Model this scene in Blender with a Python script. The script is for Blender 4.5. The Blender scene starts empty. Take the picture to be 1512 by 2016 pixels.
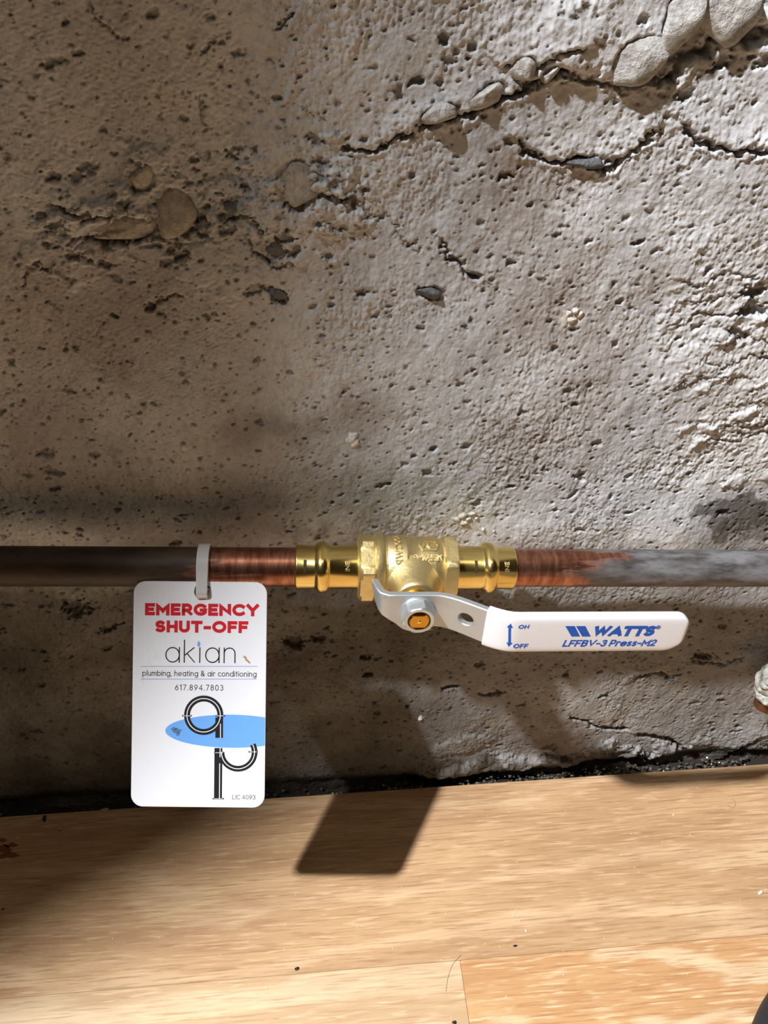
import bpy, bmesh, math, random
import numpy as np
from mathutils import Vector, Matrix
from mathutils.geometry import delaunay_2d_cdt
random.seed(7)
RNG = np.random.default_rng(11)
K = 0.001                                     # every length below is in millimetres
scene = bpy.context.scene
COL = scene.collection

# ------------------------------------------------------------------ camera
FPX = 1514.0
PITCH, YAW = math.radians(36.0), math.radians(4.49)
CAM = np.array([0.0, -263.5, 378.6])
f_ = np.array([math.sin(YAW) * math.cos(PITCH), math.cos(YAW) * math.cos(PITCH), -math.sin(PITCH)])
r_ = np.array([math.cos(YAW), -math.sin(YAW), 0.0])
u_ = np.cross(r_, f_)
cd = bpy.data.cameras.new('camera')
cam = bpy.data.objects.new('camera', cd)
COL.objects.link(cam)
cam.location = Vector(CAM) * K
cam.rotation_euler = (math.pi / 2 - PITCH, 0, -YAW)
cd.sensor_fit = 'VERTICAL'
cd.sensor_height = 24.0
cd.lens = FPX / 2016 * 24.0
cd.clip_start = 0.01
scene.camera = cam

# ------------------------------------------------------------------ light and exposure
world = bpy.data.worlds.new('room_air')
scene.world = world
world.use_nodes = True
world.node_tree.nodes['Background'].inputs[0].default_value = (0.5, 0.5, 0.5, 1)
world.node_tree.nodes['Background'].inputs[1].default_value = 0.05
scene.view_settings.view_transform = 'Standard'
scene.view_settings.look = 'None'
scene.view_settings.exposure = 0.0
scene.view_settings.gamma = 1.0
scene.view_settings.use_curve_mapping = False

LAMP = np.array([-800.0, -465.0, 1600.0])    # reflector lamp up to the left, close to the wall
KEY_W, FILL_W = 240.0, 3.0
ld = bpy.data.lights.new('bulb_light', 'SPOT')
ld.spot_size = math.radians(44)
ld.spot_blend = 0.25
ld.energy = KEY_W
ld.color = (1.0, 0.98, 0.97)
ld.shadow_soft_size = 0.03
lo = bpy.data.objects.new('bulb_light', ld)
COL.objects.link(lo)
lo.location = Vector(LAMP) * K
LAMP_AIM = Vector((60.0, -40.0, 130.0)) - Vector(LAMP)
lo.rotation_euler = LAMP_AIM.to_track_quat('-Z', 'Y').to_euler()
fd = bpy.data.lights.new('added_fill_light', 'AREA')  # fill lamp without a fixture, added to lift the ambient level
fd.energy = FILL_W
fd.color = (1.0, 0.84, 0.66)
fd.shape = 'RECTANGLE'
fd.size, fd.size_y = 0.9, 0.5
fo = bpy.data.objects.new('added_fill_light', fd)
COL.objects.link(fo)
fo.location = (0.1, -0.55, 2.17)


# ------------------------------------------------------------------ picture pixel -> place (used to measure positions once)
def ray(px, py):
    return f_ + r_ * (px - 756) / FPX - u_ * (py - 1008) / FPX


def at_wall(px, py, y=0.0):
    d = ray(px, py)
    return CAM + d * ((y - CAM[1]) / d[1])


def at_floor(px, py, z=0.0):
    d = ray(px, py)
    return CAM + d * ((z - CAM[2]) / d[2])


def at_depth(px, py, depth):
    return CAM + ray(px, py) * depth


def hit(px, py, P, N):
    d = ray(px, py)
    return CAM + d * (np.dot(P - CAM, N) / np.dot(d, N))


# ------------------------------------------------------------------ node helpers
def lin(r, g=None, b=None):
    if g is None:
        g = b = r
    c = []
    for v in (r, g, b):
        v /= 255.0
        c.append(v / 12.92 if v <= 0.04045 else ((v + 0.055) / 1.055) ** 2.4)
    return (*c, 1.0)


class NT:
    def __init__(s, name):
        s.m = bpy.data.materials.new(name)
        s.m.use_nodes = True
        s.t = s.m.node_tree
        s.b = s.t.nodes['Principled BSDF']

    def n(s, typ, **kw):
        nd = s.t.nodes.new(typ)
        for k, v in kw.items():
            setattr(nd, k, v)
        return nd

    def l(s, a, b):
        s.t.links.new(a, b)

    def setv(s, sock, v):
        if isinstance(v, bpy.types.NodeSocket):
            s.l(v, sock)
        elif v is not None:
            sock.default_value = v

    def coord(s, scale=(1, 1, 1), rot=(0, 0, 0), loc=(0, 0, 0), kind='Object'):
        tc = s.n('ShaderNodeTexCoord')
        mp = s.n('ShaderNodeMapping')
        s.l(tc.outputs[kind], mp.inputs[0])
        mp.inputs['Scale'].default_value = scale
        mp.inputs['Rotation'].default_value = rot
        mp.inputs['Location'].default_value = loc
        return mp.outputs[0]

    def noise(s, vec, scale, detail=4.0, rough=0.55, dist=0.0):
        nd = s.n('ShaderNodeTexNoise')
        s.l(vec, nd.inputs['Vector'])
        nd.inputs['Scale'].default_value = scale
        nd.inputs['Detail'].default_value = detail
        nd.inputs['Roughness'].default_value = rough
        nd.inputs['Distortion'].default_value = dist
        return nd.outputs['Fac']

    def ramp(s, fac, stops, interp='LINEAR'):
        nd = s.n('ShaderNodeValToRGB')
        nd.color_ramp.interpolation = interp
        el = nd.color_ramp.elements
        while len(el) < len(stops):
            el.new(0.5)
        for e, (p, c) in zip(el, stops):
            e.position = p
            e.color = c if not isinstance(c, (int, float)) else (c, c, c, 1)
        s.l(fac, nd.inputs[0])
        return nd.outputs[0]

    def mix(s, fac, a, b, mode='MIX'):
        nd = s.n('ShaderNodeMix', data_type='RGBA', blend_type=mode)
        s.setv(nd.inputs[0], fac)
        s.setv(nd.inputs[6], a)
        s.setv(nd.inputs[7], b)
        return nd.outputs[2]

    def math(s, op, a, b=None, c=None, clamp=False):
        nd = s.n('ShaderNodeMath', operation=op, use_clamp=clamp)
        s.setv(nd.inputs[0], a)
        if b is not None:
            s.setv(nd.inputs[1], b)
        if c is not None:
            s.setv(nd.inputs[2], c)
        return nd.outputs[0]

    def attr(s, name):
        return s.n('ShaderNodeAttribute', attribute_name=name).outputs['Fac']

    def bump(s, h, strength, dist, prev=None):
        nd = s.n('ShaderNodeBump')
        nd.inputs['Strength'].default_value = strength
        nd.inputs['Distance'].default_value = dist
        s.l(h, nd.inputs['Height'])
        if prev is not None:
            s.l(prev, nd.inputs['Normal'])
        s.l(nd.outputs[0], s.b.inputs['Normal'])
        return nd.outputs[0]

    def p(s, **kw):
        for k, v in kw.items():
            s.setv(s.b.inputs[k.replace('_', ' ')], v)
        return s


# ------------------------------------------------------------------ materials
def mat_concrete():
    s = NT('rough_old_concrete')
    v = s.coord()
    c = s.ramp(s.noise(v, 14, 6, 0.6), [(0.30, lin(180, 182, 185)), (0.52, lin(206, 209, 213)), (0.72, lin(224, 228, 232))])
    fine = s.noise(v, 420, 5, 0.65)
    c = s.mix(0.55, c, s.ramp(fine, [(0.30, 0.55), (0.5, 0.94), (0.68, 1.0)]), 'MULTIPLY')
    agg = s.noise(v, 160, 3, 0.5)
    c = s.mix(s.ramp(agg, [(0.62, 0.0), (0.74, 0.4)]), c, lin(132, 128, 122))
    c = s.mix(s.math('MULTIPLY', s.attr('warm'), 0.9, clamp=True), c, lin(124, 102, 80))
    c = s.mix(s.math('MULTIPLY', s.attr('pale'), 0.75, clamp=True), c, lin(214, 210, 200))
    damp_shade = s.math('MULTIPLY', s.attr('damp_shade'), s.ramp(s.noise(v, 22, 5, 0.6), [(0.3, 0.75), (0.6, 1.0)]), clamp=True)
    wet = s.mix(1.0, c, lin(99, 91, 80), 'MULTIPLY')  # darkening used for moisture and for painted shade alike
    c = s.mix(damp_shade, c, wet)  # wet is the dark tint for moisture and painted shade
    c = s.mix(s.attr('pit'), c, lin(46, 41, 35))
    c = s.mix(s.attr('red'), c, lin(120, 40, 34))
    s.p(Base_Color=c, Roughness=s.mix(damp_shade, (0.95, 0.95, 0.95, 1), (0.62, 0.62, 0.62, 1)))
    s.b.inputs['Specular IOR Level'].default_value = 0.25
    b = s.bump(fine, 0.55, 0.0006)
    s.bump(s.noise(v, 1500, 3, 0.6), 0.35, 0.00025, b)
    return s.m


def mat_stone(name, c0, c1):
    s = NT(name)
    v = s.coord()
    c = s.ramp(s.noise(v, 90, 6, 0.65), [(0.3, c0), (0.7, c1)])
    c = s.mix(0.6, c, s.ramp(s.noise(v, 420, 5, 0.65), [(0.3, 0.45), (0.55, 1.0)]), 'MULTIPLY')
    s.p(Base_Color=c, Roughness=0.85)
    s.bump(s.noise(v, 260, 6, 0.65), 0.9, 0.0022)
    return s.m


def mat_oak(name, dark, midc, light, seed, figure):
    s = NT(name)
    v = s.coord(loc=(seed, seed * 0.37, 0))
    warp = s.noise(s.coord(scale=(2.2, 7.0, 1), loc=(seed, 0.2 * seed, 0)), 2.4, 3, 0.5)
    xyz = s.n('ShaderNodeSeparateXYZ')
    s.l(v, xyz.inputs[0])
    ring = s.math('ADD', s.math('MULTIPLY', xyz.outputs[1], 26.0), s.math('MULTIPLY', warp, figure))
    ring = s.math('ADD', ring, s.math('MULTIPLY', s.noise(s.coord(scale=(30.0, 420.0, 1), loc=(seed, 2, 0)), 1.0, 2, 0.6), 0.16))
    ring = s.math('FRACT', ring)
    ring = s.math('ABSOLUTE', s.math('SUBTRACT', ring, 0.5))
    c = s.ramp(ring, [(0.0, light), (0.07, light), (0.15, midc), (0.5, midc)])
    tone = s.noise(s.coord(scale=(3.0, 26.0, 1), loc=(seed, 0, 0)), 3.2, 4, 0.55)
    c = s.mix(s.ramp(tone, [(0.35, 0.0), (0.75, 0.7)]), c, dark)
    st = s.noise(s.coord(scale=(26.0, 560.0, 1), loc=(seed * 3, 0, 0)), 1.6, 3, 0.6)
    c = s.mix(s.ramp(st, [(0.50, 0.0), (0.66, 0.75)]), c, dark)
    st2 = s.noise(s.coord(scale=(34.0, 420.0, 1), loc=(seed * 5, 1, 0)), 1.6, 2, 0.6)
    c = s.mix(s.ramp(st2, [(0.54, 0.0), (0.68, 0.7)]), c, light)
    s.p(Base_Color=c, Roughness=0.46)
    s.bump(st, 0.15, 0.0002)
    return s.m


def mat_copper():
    """Bright sanded copper at the fitting (local x = 0), tarnished further along; 'tarnish' is a per-vertex amount."""
    s = NT('scuffed_copper')
    v = s.coord(scale=(30, 160, 160))
    t = s.attr('tarnish')
    n = s.noise(v, 1.0, 5, 0.62)
    amt = s.math('ADD', t, s.math('MULTIPLY', s.math('SUBTRACT', n, 0.5), 2.4), clamp=True)
    amt = s.ramp(amt, [(0.34, 0.0), (0.66, 1.0)])
    sc = s.noise(s.coord(scale=(420, 110, 110), rot=(0.2, 0.5, 0.5)), 1.0, 3, 0.6)
    cu = s.mix(s.ramp(sc, [(0.4, 0.0), (0.7, 1.0)]), lin(142, 92, 74), lin(190, 138, 114))
    g = s.noise(s.coord(scale=(60, 200, 200)), 1.0, 4, 0.6)
    brown = s.mix(s.ramp(g, [(0.35, 0.0), (0.7, 1.0)]), lin(40, 28, 21), lin(74, 58, 45))
    grey = s.mix(s.ramp(g, [(0.38, 0.0), (0.62, 1.0)]), lin(64, 61, 60), lin(116, 117, 121))
    grey = s.mix(s.ramp(s.noise(v, 6.0, 3), [(0.60, 0.0), (0.75, 0.6)]), grey, lin(60, 48, 42))
    old = s.mix(s.attr('patina'), brown, grey)
    s.p(Base_Color=s.mix(amt, cu, old), Metallic=s.math('MULTIPLY', s.math('SUBTRACT', 1.0, amt), 0.95),
        Roughness=s.math('MULTIPLY_ADD', amt, 0.22, 0.33))
    s.bump(sc, 0.35, 0.00012)
    return s.m


def mat_metal(name, col, rough, metallic=1.0, bs=0.0, bscale=900, tint=0.0):
    s = NT(name)
    v = s.coord()
    c = col
    if tint:
        c = s.mix(s.ramp(s.noise(v, 260, 4, 0.6), [(0.35, 0.0), (0.7, tint)]), col, tuple(x * 0.55 for x in col[:3]) + (1,))
    s.p(Base_Color=c, Metallic=metallic, Roughness=rough)
    if bs:
        s.bump(s.noise(v, bscale, 3, 0.6), bs, 0.00025)
    return s.m


def mat_plain(name, col, rough=0.5, spec=0.5, marks=0.0):
    s = NT(name)
    c = col
    if marks:
        v = s.coord()
        c = s.mix(s.ramp(s.noise(v, 75, 6, 0.7), [(0.60, 0.0), (0.80, marks)]), col, lin(120, 112, 100))
        c = s.mix(s.ramp(s.noise(v, 900, 2, 0.6), [(0.72, 0.0), (0.80, marks)]), c, lin(110, 96, 80))
    s.p(Base_Color=c, Roughness=rough)
    s.b.inputs['Specular IOR Level'].default_value = spec
    return s.m


def mat_nylon():
    s = NT('cloudy_nylon')
    s.p(Base_Color=lin(214, 216, 220), Roughness=0.38, Subsurface_Weight=0.35, Subsurface_Radius=(0.004, 0.004, 0.004))
    s.b.inputs['Transmission Weight'].default_value = 0.25
    return s.m


def mat_corroded():
    s = NT('corroded_white_metal')
    v = s.coord()
    n = s.noise(v, 110, 6, 0.65)
    c = s.ramp(n, [(0.33, lin(70, 66, 58)), (0.45, lin(150, 152, 144)), (0.60, lin(205, 208, 204)), (0.8, lin(224, 226, 226))])
    s.p(Base_Color=c, Roughness=0.7, Metallic=0.1)
    s.bump(s.noise(v, 500, 4, 0.6), 0.6, 0.0005)
    return s.m


M = dict(
    concrete=mat_concrete(),
    stone=mat_stone('pale_cobble', lin(152, 151, 148), lin(204, 204, 202)),
    brown_stone=mat_stone('dusty_cobble', lin(160, 154, 144), lin(200, 196, 188)),
    slate=mat_stone('blue_grey_stone', lin(84, 86, 90), lin(122, 126, 132)),
    fleck=mat_stone('white_plaster_fleck', lin(214, 210, 200), lin(240, 238, 232)),
    oak_a=mat_oak('pale_oak_plank', lin(156, 118, 84), lin(197, 163, 124), lin(214, 184, 146), 1.3, 2.6),
    oak_b=mat_oak('bleached_oak_plank', lin(174, 142, 106), lin(206, 177, 140), lin(222, 198, 164), 4.1, 1.6),
    oak_c=mat_oak('orange_oak_plank', lin(170, 122, 80), lin(204, 163, 116), lin(228, 206, 170), 8.2, 4.6),
    under=mat_plain('dark_underlay', lin(38, 34, 30), 0.9),
    copper=mat_copper(),
    brass=mat_metal('polished_brass', lin(234, 210, 134), 0.23, 1.0),
    cast=mat_metal('cast_brass', lin(224, 206, 152), 0.5, 1.0, 0.55, 700, 0.25),
    stem=mat_metal('golden_brass', lin(206, 156, 62), 0.25, 1.0, 0.1),
    zinc=mat_metal('dull_zinc_plate', lin(190, 196, 200), 0.46, 0.75, 0.12, 500, 0.12),
    nut=mat_metal('pale_zinc_nut', lin(198, 206, 210), 0.38, 0.75, 0.1, 500),
    grip=mat_plain('white_vinyl', lin(232, 235, 242), 0.32),
    blue=mat_plain('blue_print', lin(24, 92, 196), 0.45, 0.3),
    tag=mat_plain('white_plastic_card', lin(226, 231, 240), 0.38, 0.4, 0.35),
    red=mat_plain('red_print', lin(196, 30, 42), 0.5, 0.3),
    black=mat_plain('black_print', lin(28, 29, 34), 0.5, 0.3),
    whiteink=mat_plain('white_print', lin(226, 230, 236), 0.5, 0.3),
    sky_blue=mat_plain('light_blue_print', lin(106, 166, 236), 0.5, 0.3),
    rule=mat_plain('pale_blue_print', lin(134, 158, 208), 0.5, 0.3),
    smudge=mat_plain('brown_smudge', lin(176, 140, 100), 0.7, 0.2),
    grime=mat_plain('grey_smudge', lin(84, 118, 160), 0.7, 0.2),
    nylon=mat_nylon(),
    groove=mat_plain('dark_groove', lin(62, 50, 24), 0.5),
    corroded=mat_corroded(),
    thread=mat_metal('brown_copper_thread', lin(158, 112, 86), 0.5, 0.8, 0.3, 900, 0.4),
    rubber=mat_plain('black_rubber', lin(44, 47, 52), 0.55, 0.4),
    rust=mat_plain('rust_mark', lin(120, 72, 44), 0.6),
    chip=mat_plain('dark_chip', lin(30, 26, 22), 0.7),
    bark=mat_plain('wood_shaving', lin(196, 160, 120), 0.7),
    paper=mat_plain('white_crumb', lin(236, 228, 212), 0.7),
    grit=mat_plain('wet_grit', lin(96, 92, 84), 0.2, 0.8),
    paint=mat_plain('room_paint', lin(120, 116, 108), 0.9),
    ceil=mat_plain('ceiling_paint', lin(168, 166, 160), 0.9),
    blocker=mat_oak('rough_blocker_board', lin(96, 72, 50), lin(134, 104, 74), lin(150, 120, 90), 2.0, 2.0),
    lamp_metal=mat_plain('lamp_socket', lin(60, 60, 60), 0.6),
)


# ------------------------------------------------------------------ object helpers
def link(name, me, mat=None, parent=None, smooth=False, mw=None):
    o = bpy.data.objects.new(name, me)
    COL.objects.link(o)
    if mat is not None:
        me.materials.append(mat)
    if smooth:
        me.polygons.foreach_set('use_smooth', [True] * len(me.polygons))
    if mw is not None:
        o.matrix_world = mw
    if parent is not None:
        o.parent = parent
    return o


def mesh(name, V, Fc, mat=None, parent=None, smooth=False, mw=None, angle=None):
    me = bpy.data.meshes.new(name)
    me.from_pydata([tuple(float(c) * K for c in v) for v in V], [], [tuple(int(i) for i in f) for f in Fc])
    me.update()
    o = link(name, me, mat, parent, smooth, mw)
    if angle is not None:
        sharp(o, angle)
    return o


def bm_obj(name, bm, mat=None, parent=None, smooth=False, mw=None, angle=None):
    bmesh.ops.recalc_face_normals(bm, faces=bm.faces[:])
    for v in bm.verts:
        v.co *= K
    me = bpy.data.meshes.new(name)
    bm.to_mesh(me)
    bm.free()
    o = link(name, me, mat, parent, smooth, mw)
    if angle is not None:
        sharp(o, angle)
    return o


def sharp(o, deg):
    """Smooth shading, with edges steeper than deg kept crisp."""
    me = o.data
    bm = bmesh.new()
    bm.from_mesh(me)
    lim = math.radians(deg)
    for e in bm.edges:
        e.smooth = not (len(e.link_faces) == 2 and e.calc_face_angle(0) > lim)
    for fc in bm.faces:
        fc.smooth = True
    bm.to_mesh(me)
    bm.free()


def bevel(o, w, seg=2, ang=30):
    m = o.modifiers.new('bevel', 'BEVEL')
    m.width = w * K
    m.segments = seg
    m.limit_method = 'ANGLE'
    m.angle_limit = math.radians(ang)
    return o


def thing(name, label, cat, mw=None, group=None):
    o = bpy.data.objects.new(name, None)
    o.empty_display_size = 0.01
    COL.objects.link(o)
    if mw is not None:
        o.matrix_world = mw
    return tag(o, label, cat, group)


def tag(o, label, cat, group=None):
    o['label'] = label
    o['category'] = cat
    if group:
        o['group'] = group
    return o


def frame(P, X, Y, Z):
    m = Matrix.Identity(4)
    for i, c in enumerate((X, Y, Z)):
        for j in range(3):
            m[j][i] = float(c[j])
    for j in range(3):
        m[j][3] = float(P[j]) * K
    return m


def unit(v):
    v = np.asarray(v, float)
    return v / np.linalg.norm(v)


def box(x0, x1, y0, y1, z0, z1):
    V = [(x, y, z) for x in (x0, x1) for y in (y0, y1) for z in (z0, z1)]
    return V, [(0, 1, 3, 2), (4, 6, 7, 5), (0, 4, 5, 1), (2, 3, 7, 6), (0, 2, 6, 4), (1, 5, 7, 3)]


def lathe_x(prof, n=64, rad=None, cap=True):
    """Revolve (x, r) pairs about the local x axis; rad(x, r, theta) may bend the circle."""
    V, Fc = [], []
    for x, r in prof:
        for k in range(n):
            t = 2 * math.pi * k / n
            rr = rad(x, r, t) if rad else r
            V.append((x, rr * math.cos(t), rr * math.sin(t)))
    for i in range(len(prof) - 1):
        for k in range(n):
            a, b = i * n + k, i * n + (k + 1) % n
            Fc.append((a, a + n, b + n, b))
    if cap:
        Fc.append(tuple(range(n)))
        Fc.append(tuple(reversed(range((len(prof) - 1) * n, len(prof) * n))))
    return V, Fc


def hexr(af, t, t0=0.0, rmax=None):
    """Radius at angle t of a hexagon with the given across-flats size, corners turned down to rmax."""
    q = (t - t0) % (math.pi / 3) - math.pi / 6
    r = af / 2 / math.cos(q)
    return min(r, rmax) if rmax else r


def blob(name, dims, mat, parent=None, mw=None, seed=0, rough=0.25, sub=3, freq=1.7, facets=0):
    bm = bmesh.new()
    bmesh.ops.create_icosphere(bm, subdivisions=sub, radius=1.0)
    rr = np.random.default_rng(seed)
    ph = rr.uniform(0, 6.28, (9, 3))
    fr = rr.normal(0, freq, (9, 3))
    pl = [(unit(rr.normal(0, 1, 3)), rr.uniform(0.62, 0.88)) for _ in range(facets)]
    for v in bm.verts:
        c = np.array(v.co)
        n = sum(math.sin(float(np.dot(c, fr[i])) + ph[i, 0]) for i in range(9)) / 4.0
        c = c * (1 + rough * n)
        for pn, pd in pl:
            ex = float(np.dot(c, pn)) - pd
            if ex > 0:
                c = c - pn * ex * 0.85
        v.co = Vector(c)
        v.co.x *= dims[0]
        v.co.y *= dims[1]
        v.co.z *= dims[2]
    return bm_obj(name, bm, mat, parent, True, mw)


def tube(name, pts, r, n, mat, per=10):
    """A round tube along a smooth line through pts."""
    P = [np.array(p, float) for p in pts]
    P = [2 * P[0] - P[1]] + P + [2 * P[-1] - P[-2]]
    L = []
    for i in range(1, len(P) - 2):
        for t in np.linspace(0, 1, per, endpoint=False):
            a, b, c, d = P[i - 1:i + 3]
            L.append(0.5 * (2 * b + (c - a) * t + (2 * a - 5 * b + 4 * c - d) * t * t + (3 * b - a - 3 * c + d) * t ** 3))
    L.append(P[-2])
    V, Fc = [], []
    for i, p in enumerate(L):
        tg = unit(L[min(i + 1, len(L) - 1)] - L[max(i - 1, 0)])
        sx = unit(np.cross(tg, (0, 0, 1)))
        sy = np.cross(sx, tg)
        for k in range(n):
            t = 2 * math.pi * k / n
            V.append(p + r * (math.cos(t) * sx + math.sin(t) * sy))
    for i in range(len(L) - 1):
        for k in range(n):
            a, b = i * n + k, i * n + (k + 1) % n
            Fc.append((a, b, b + n, a + n))
    Fc += [tuple(reversed(range(n))), tuple(range((len(L) - 1) * n, len(L) * n))]
    return mesh(name, V, Fc, mat, None, True)


# ------------------------------------------------------------------ stroke lettering (flat print or raised marks)
def arc(cx, cy, rx, ry, a0, a1, n=14):
    return [(cx + rx * math.cos(math.radians(a0 + (a1 - a0) * i / n)), cy + ry * math.sin(math.radians(a0 + (a1 - a0) * i / n))) for i in range(n + 1)]


XH = 0.70
G = {   # centre lines in a box one cap height tall; (width, strokes)
    'A': (.86, [[(0, 0), (.43, 1), (.86, 0)], [(.16, .30), (.70, .30)]]),
    'B': (.58, [[(0, 0), (0, 1), (.34, 1)] + arc(.34, .77, .22, .23, 80, -80) + [(.05, .54)], [(.34, .54)] + arc(.36, .27, .24, .27, 80, -90) + [(0, 0)]]),
    'C': (.80, [arc(.46, .5, .46, .5, 48, 312, 24)]),
    'E': (.54, [[(.54, 1), (0, 1), (0, 0), (.54, 0)], [(0, .5), (.47, .5)]]),
    'F': (.54, [[(.54, 1), (0, 1), (0, 0)], [(0, .48), (.46, .48)]]),
    'G': (.84, [arc(.46, .5, .46, .5, 48, 322, 24) + [(.84, .45), (.52, .45)]]),
    'H': (.66, [[(0, 0), (0, 1)], [(.66, 0), (.66, 1)], [(0, .5), (.66, .5)]]),
    'I': (.0, [[(0, 0), (0, 1)]]),
    'L': (.48, [[(0, 1), (0, 0), (.48, 0)]]),
    'M': (.84, [[(0, 0), (0, 1), (.42, .32), (.84, 1), (.84, 0)]]),
    'N': (.70, [[(0, 0), (0, 1), (.70, 0), (.70, 1)]]),
    'O': (.92, [arc(.46, .5, .46, .5, 0, 360, 32)]),
    'P': (.56, [[(0, 0), (0, 1), (.32, 1)] + arc(.32, .70, .24, .30, 80, -90) + [(0, .40)]]),
    'R': (.60, [[(0, 0), (0, 1), (.33, 1)] + arc(.33, .70, .25, .30, 80, -90) + [(0, .40)], [(.30, .40), (.60, 0)]]),
    'S': (.58, [arc(.29, .75, .27, .25, 40, 270, 14)[:-1] + arc(.29, .26, .29, .255, 88, -140, 16)]),
    'T': (.68, [[(0, 1), (.68, 1)], [(.34, 1), (.34, 0)]]),
    'U': (.64, [[(0, 1), (0, .32)] + arc(.32, .32, .32, .32, 180, 360) + [(.64, 1)]]),
    'V': (.80, [[(0, 1), (.40, 0), (.80, 1)]]),
    'W': (1.16, [[(0, 1), (.29, 0), (.58, 1), (.87, 0), (1.16, 1)]]),
    'Y': (.76, [[(0, 1), (.38, .46), (.76, 1)], [(.38, .46), (.38, 0)]]),
    'a': (.62, [arc(.33, .35, .31, .35, 0, 360, 28), [(.64, XH), (.64, 0)]]),
    'b': (.62, [arc(.31, .35, .31, .35, 0, 360, 28), [(0, 1.06), (0, 0)]]),
    'c': (.52, [arc(.33, .35, .33, .35, 48, 312, 20)]),
    'd': (.62, [arc(.33, .35, .31, .35, 0, 360, 28), [(.64, 1.06), (.64, 0)]]),
    'e': (.62, [[(.02, .36), (.64, .36)] + arc(.33, .35, .32, .35, 4, 316, 24)]),
    'g': (.62, [arc(.33, .35, .31, .35, 0, 360, 28), [(.64, XH), (.64, -.04)] + arc(.34, -.05, .30, .26, 0, -150, 14)]),
    'h': (.50, [[(0, 1.06), (0, 0)], [(0, .40)] + arc(.25, .42, .25, .28, 170, 0, 12) + [(.50, 0)]]),
    'i': (.0, [[(0, 0), (0, XH)], [(0, .92), (0, .97)]]),
    'k': (.46, [[(0, 1.06), (0, 0)], [(.44, XH), (.02, .34)], [(.12, .42), (.47, 0)]]),
    'l': (.0, [[(0, 0), (0, 1.06)]]),
    'm': (.84, [[(0, XH), (0, 0)], [(0, .42)] + arc(.21, .46, .21, .24, 170, 0, 12) + [(.42, 0)], [(.42, .42)] + arc(.63, .46, .21, .24, 170, 0, 12) + [(.84, 0)]]),
    'n': (.50, [[(0, XH), (0, 0)], [(0, .42)] + arc(.25, .45, .25, .25, 170, 0, 12) + [(.50, 0)]]),
    'o': (.66, [arc(.33, .35, .33, .35, 0, 360, 28)]),
    'p': (.62, [arc(.31, .35, .31, .35, 0, 360, 28), [(0, XH), (0, -.34)]]),
    'r': (.30, [[(0, XH), (0, 0)], [(0, .42)] + arc(.22, .44, .22, .26, 165, 62, 8)]),
    's': (.40, [arc(.20, .525, .18, .175, 40, 270, 12)[:-1] + arc(.20, .18, .20, .18, 88, -140, 12)]),
    't': (.26, [[(.13, .95), (.13, 0)], [(0, XH), (.26, XH)]]),
    'u': (.50, [[(0, XH), (0, .25)] + arc(.25, .25, .25, .25, 180, 360, 12) + [(.50, XH)], [(.50, .3), (.50, 0)]]),
    '0': (.60, [arc(.30, .5, .30, .5, 0, 360, 28)]),
    '1': (.26, [[(.02, .84), (.22, 1), (.22, 0)]]),
    '2': (.56, [arc(.27, .71, .27, .29, 165, -38, 14) + [(0, 0), (.56, 0)]]),
    '3': (.56, [arc(.26, .76, .24, .24, 150, -85, 14), arc(.26, .27, .28, .27, 85, -150, 14)]),
    '4': (.62, [[(.48, 0), (.48, 1), (0, .28), (.62, .28)]]),
    '6': (.58, [arc(.29, .31, .29, .31, 0, 360, 26), [(.44, 1), (.06, .46)]]),
    '7': (.54, [[(0, 1), (.54, 1), (.16, 0)]]),
    '8': (.56, [arc(.28, .76, .23, .24, 0, 360, 22), arc(.28, .27, .28, .27, 0, 360, 24)]),
    '9': (.58, [arc(.29, .69, .29, .31, 0, 360, 26), [(.14, 0), (.52, .54)]]),
    '-': (.34, [[(0, .40), (.34, .40)]]),
    '.': (.0, [[(0, 0), (0, .04)]]),
    ',': (.06, [[(.06, .06), (0, -.16)]]),
    '/': (.40, [[(0, -.05), (.40, 1.05)]]),
    '&': (.72, [[(.70, 0), (.17, .62)] + arc(.30, .79, .20, .21, 215, -30, 12) + [(.10, .36)] + arc(.27, .23, .25, .23, 150, 320, 12) + [(.68, .46)]]),
}


def ribbon(pts, w, cap):
    """Left and right outlines of one stroke, mitred; pts that end where they began close on themselves."""
    P = [np.array(p, float) for p in pts]
    Q = [P[0]]
    for p in P[1:]:
        if np.linalg.norm(p - Q[-1]) > 1e-6:
            Q.append(p)
    closed = len(Q) > 4 and np.linalg.norm(Q[0] - Q[-1]) < 1e-4
    if closed:
        Q = Q[:-1]
    elif cap:
        Q[0] = Q[0] + unit(Q[0] - Q[1]) * cap
        Q[-1] = Q[-1] + unit(Q[-1] - Q[-2]) * cap
    n = len(Q)
    L, R = [], []
    for i in range(n):
        a = Q[i - 1] if (i or closed) else None
        b = Q[(i + 1) % n] if (i < n - 1 or closed) else None
        d0 = unit(Q[i] - a) if a is not None else None
        d1 = unit(b - Q[i]) if b is not None else None
        if d0 is None:
            d0 = d1
        if d1 is None:
            d1 = d0
        n0, n1 = np.array([-d0[1], d0[0]]), np.array([-d1[1], d1[0]])
        mm = n0 + n1
        if np.linalg.norm(mm) < 1e-6:
            mm = n0
        mm = unit(mm)
        k = w / 2 / max(0.34, float(np.dot(mm, n0)))
        L.append(Q[i] + mm * k)
        R.append(Q[i] - mm * k)
    return L, R, closed


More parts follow.
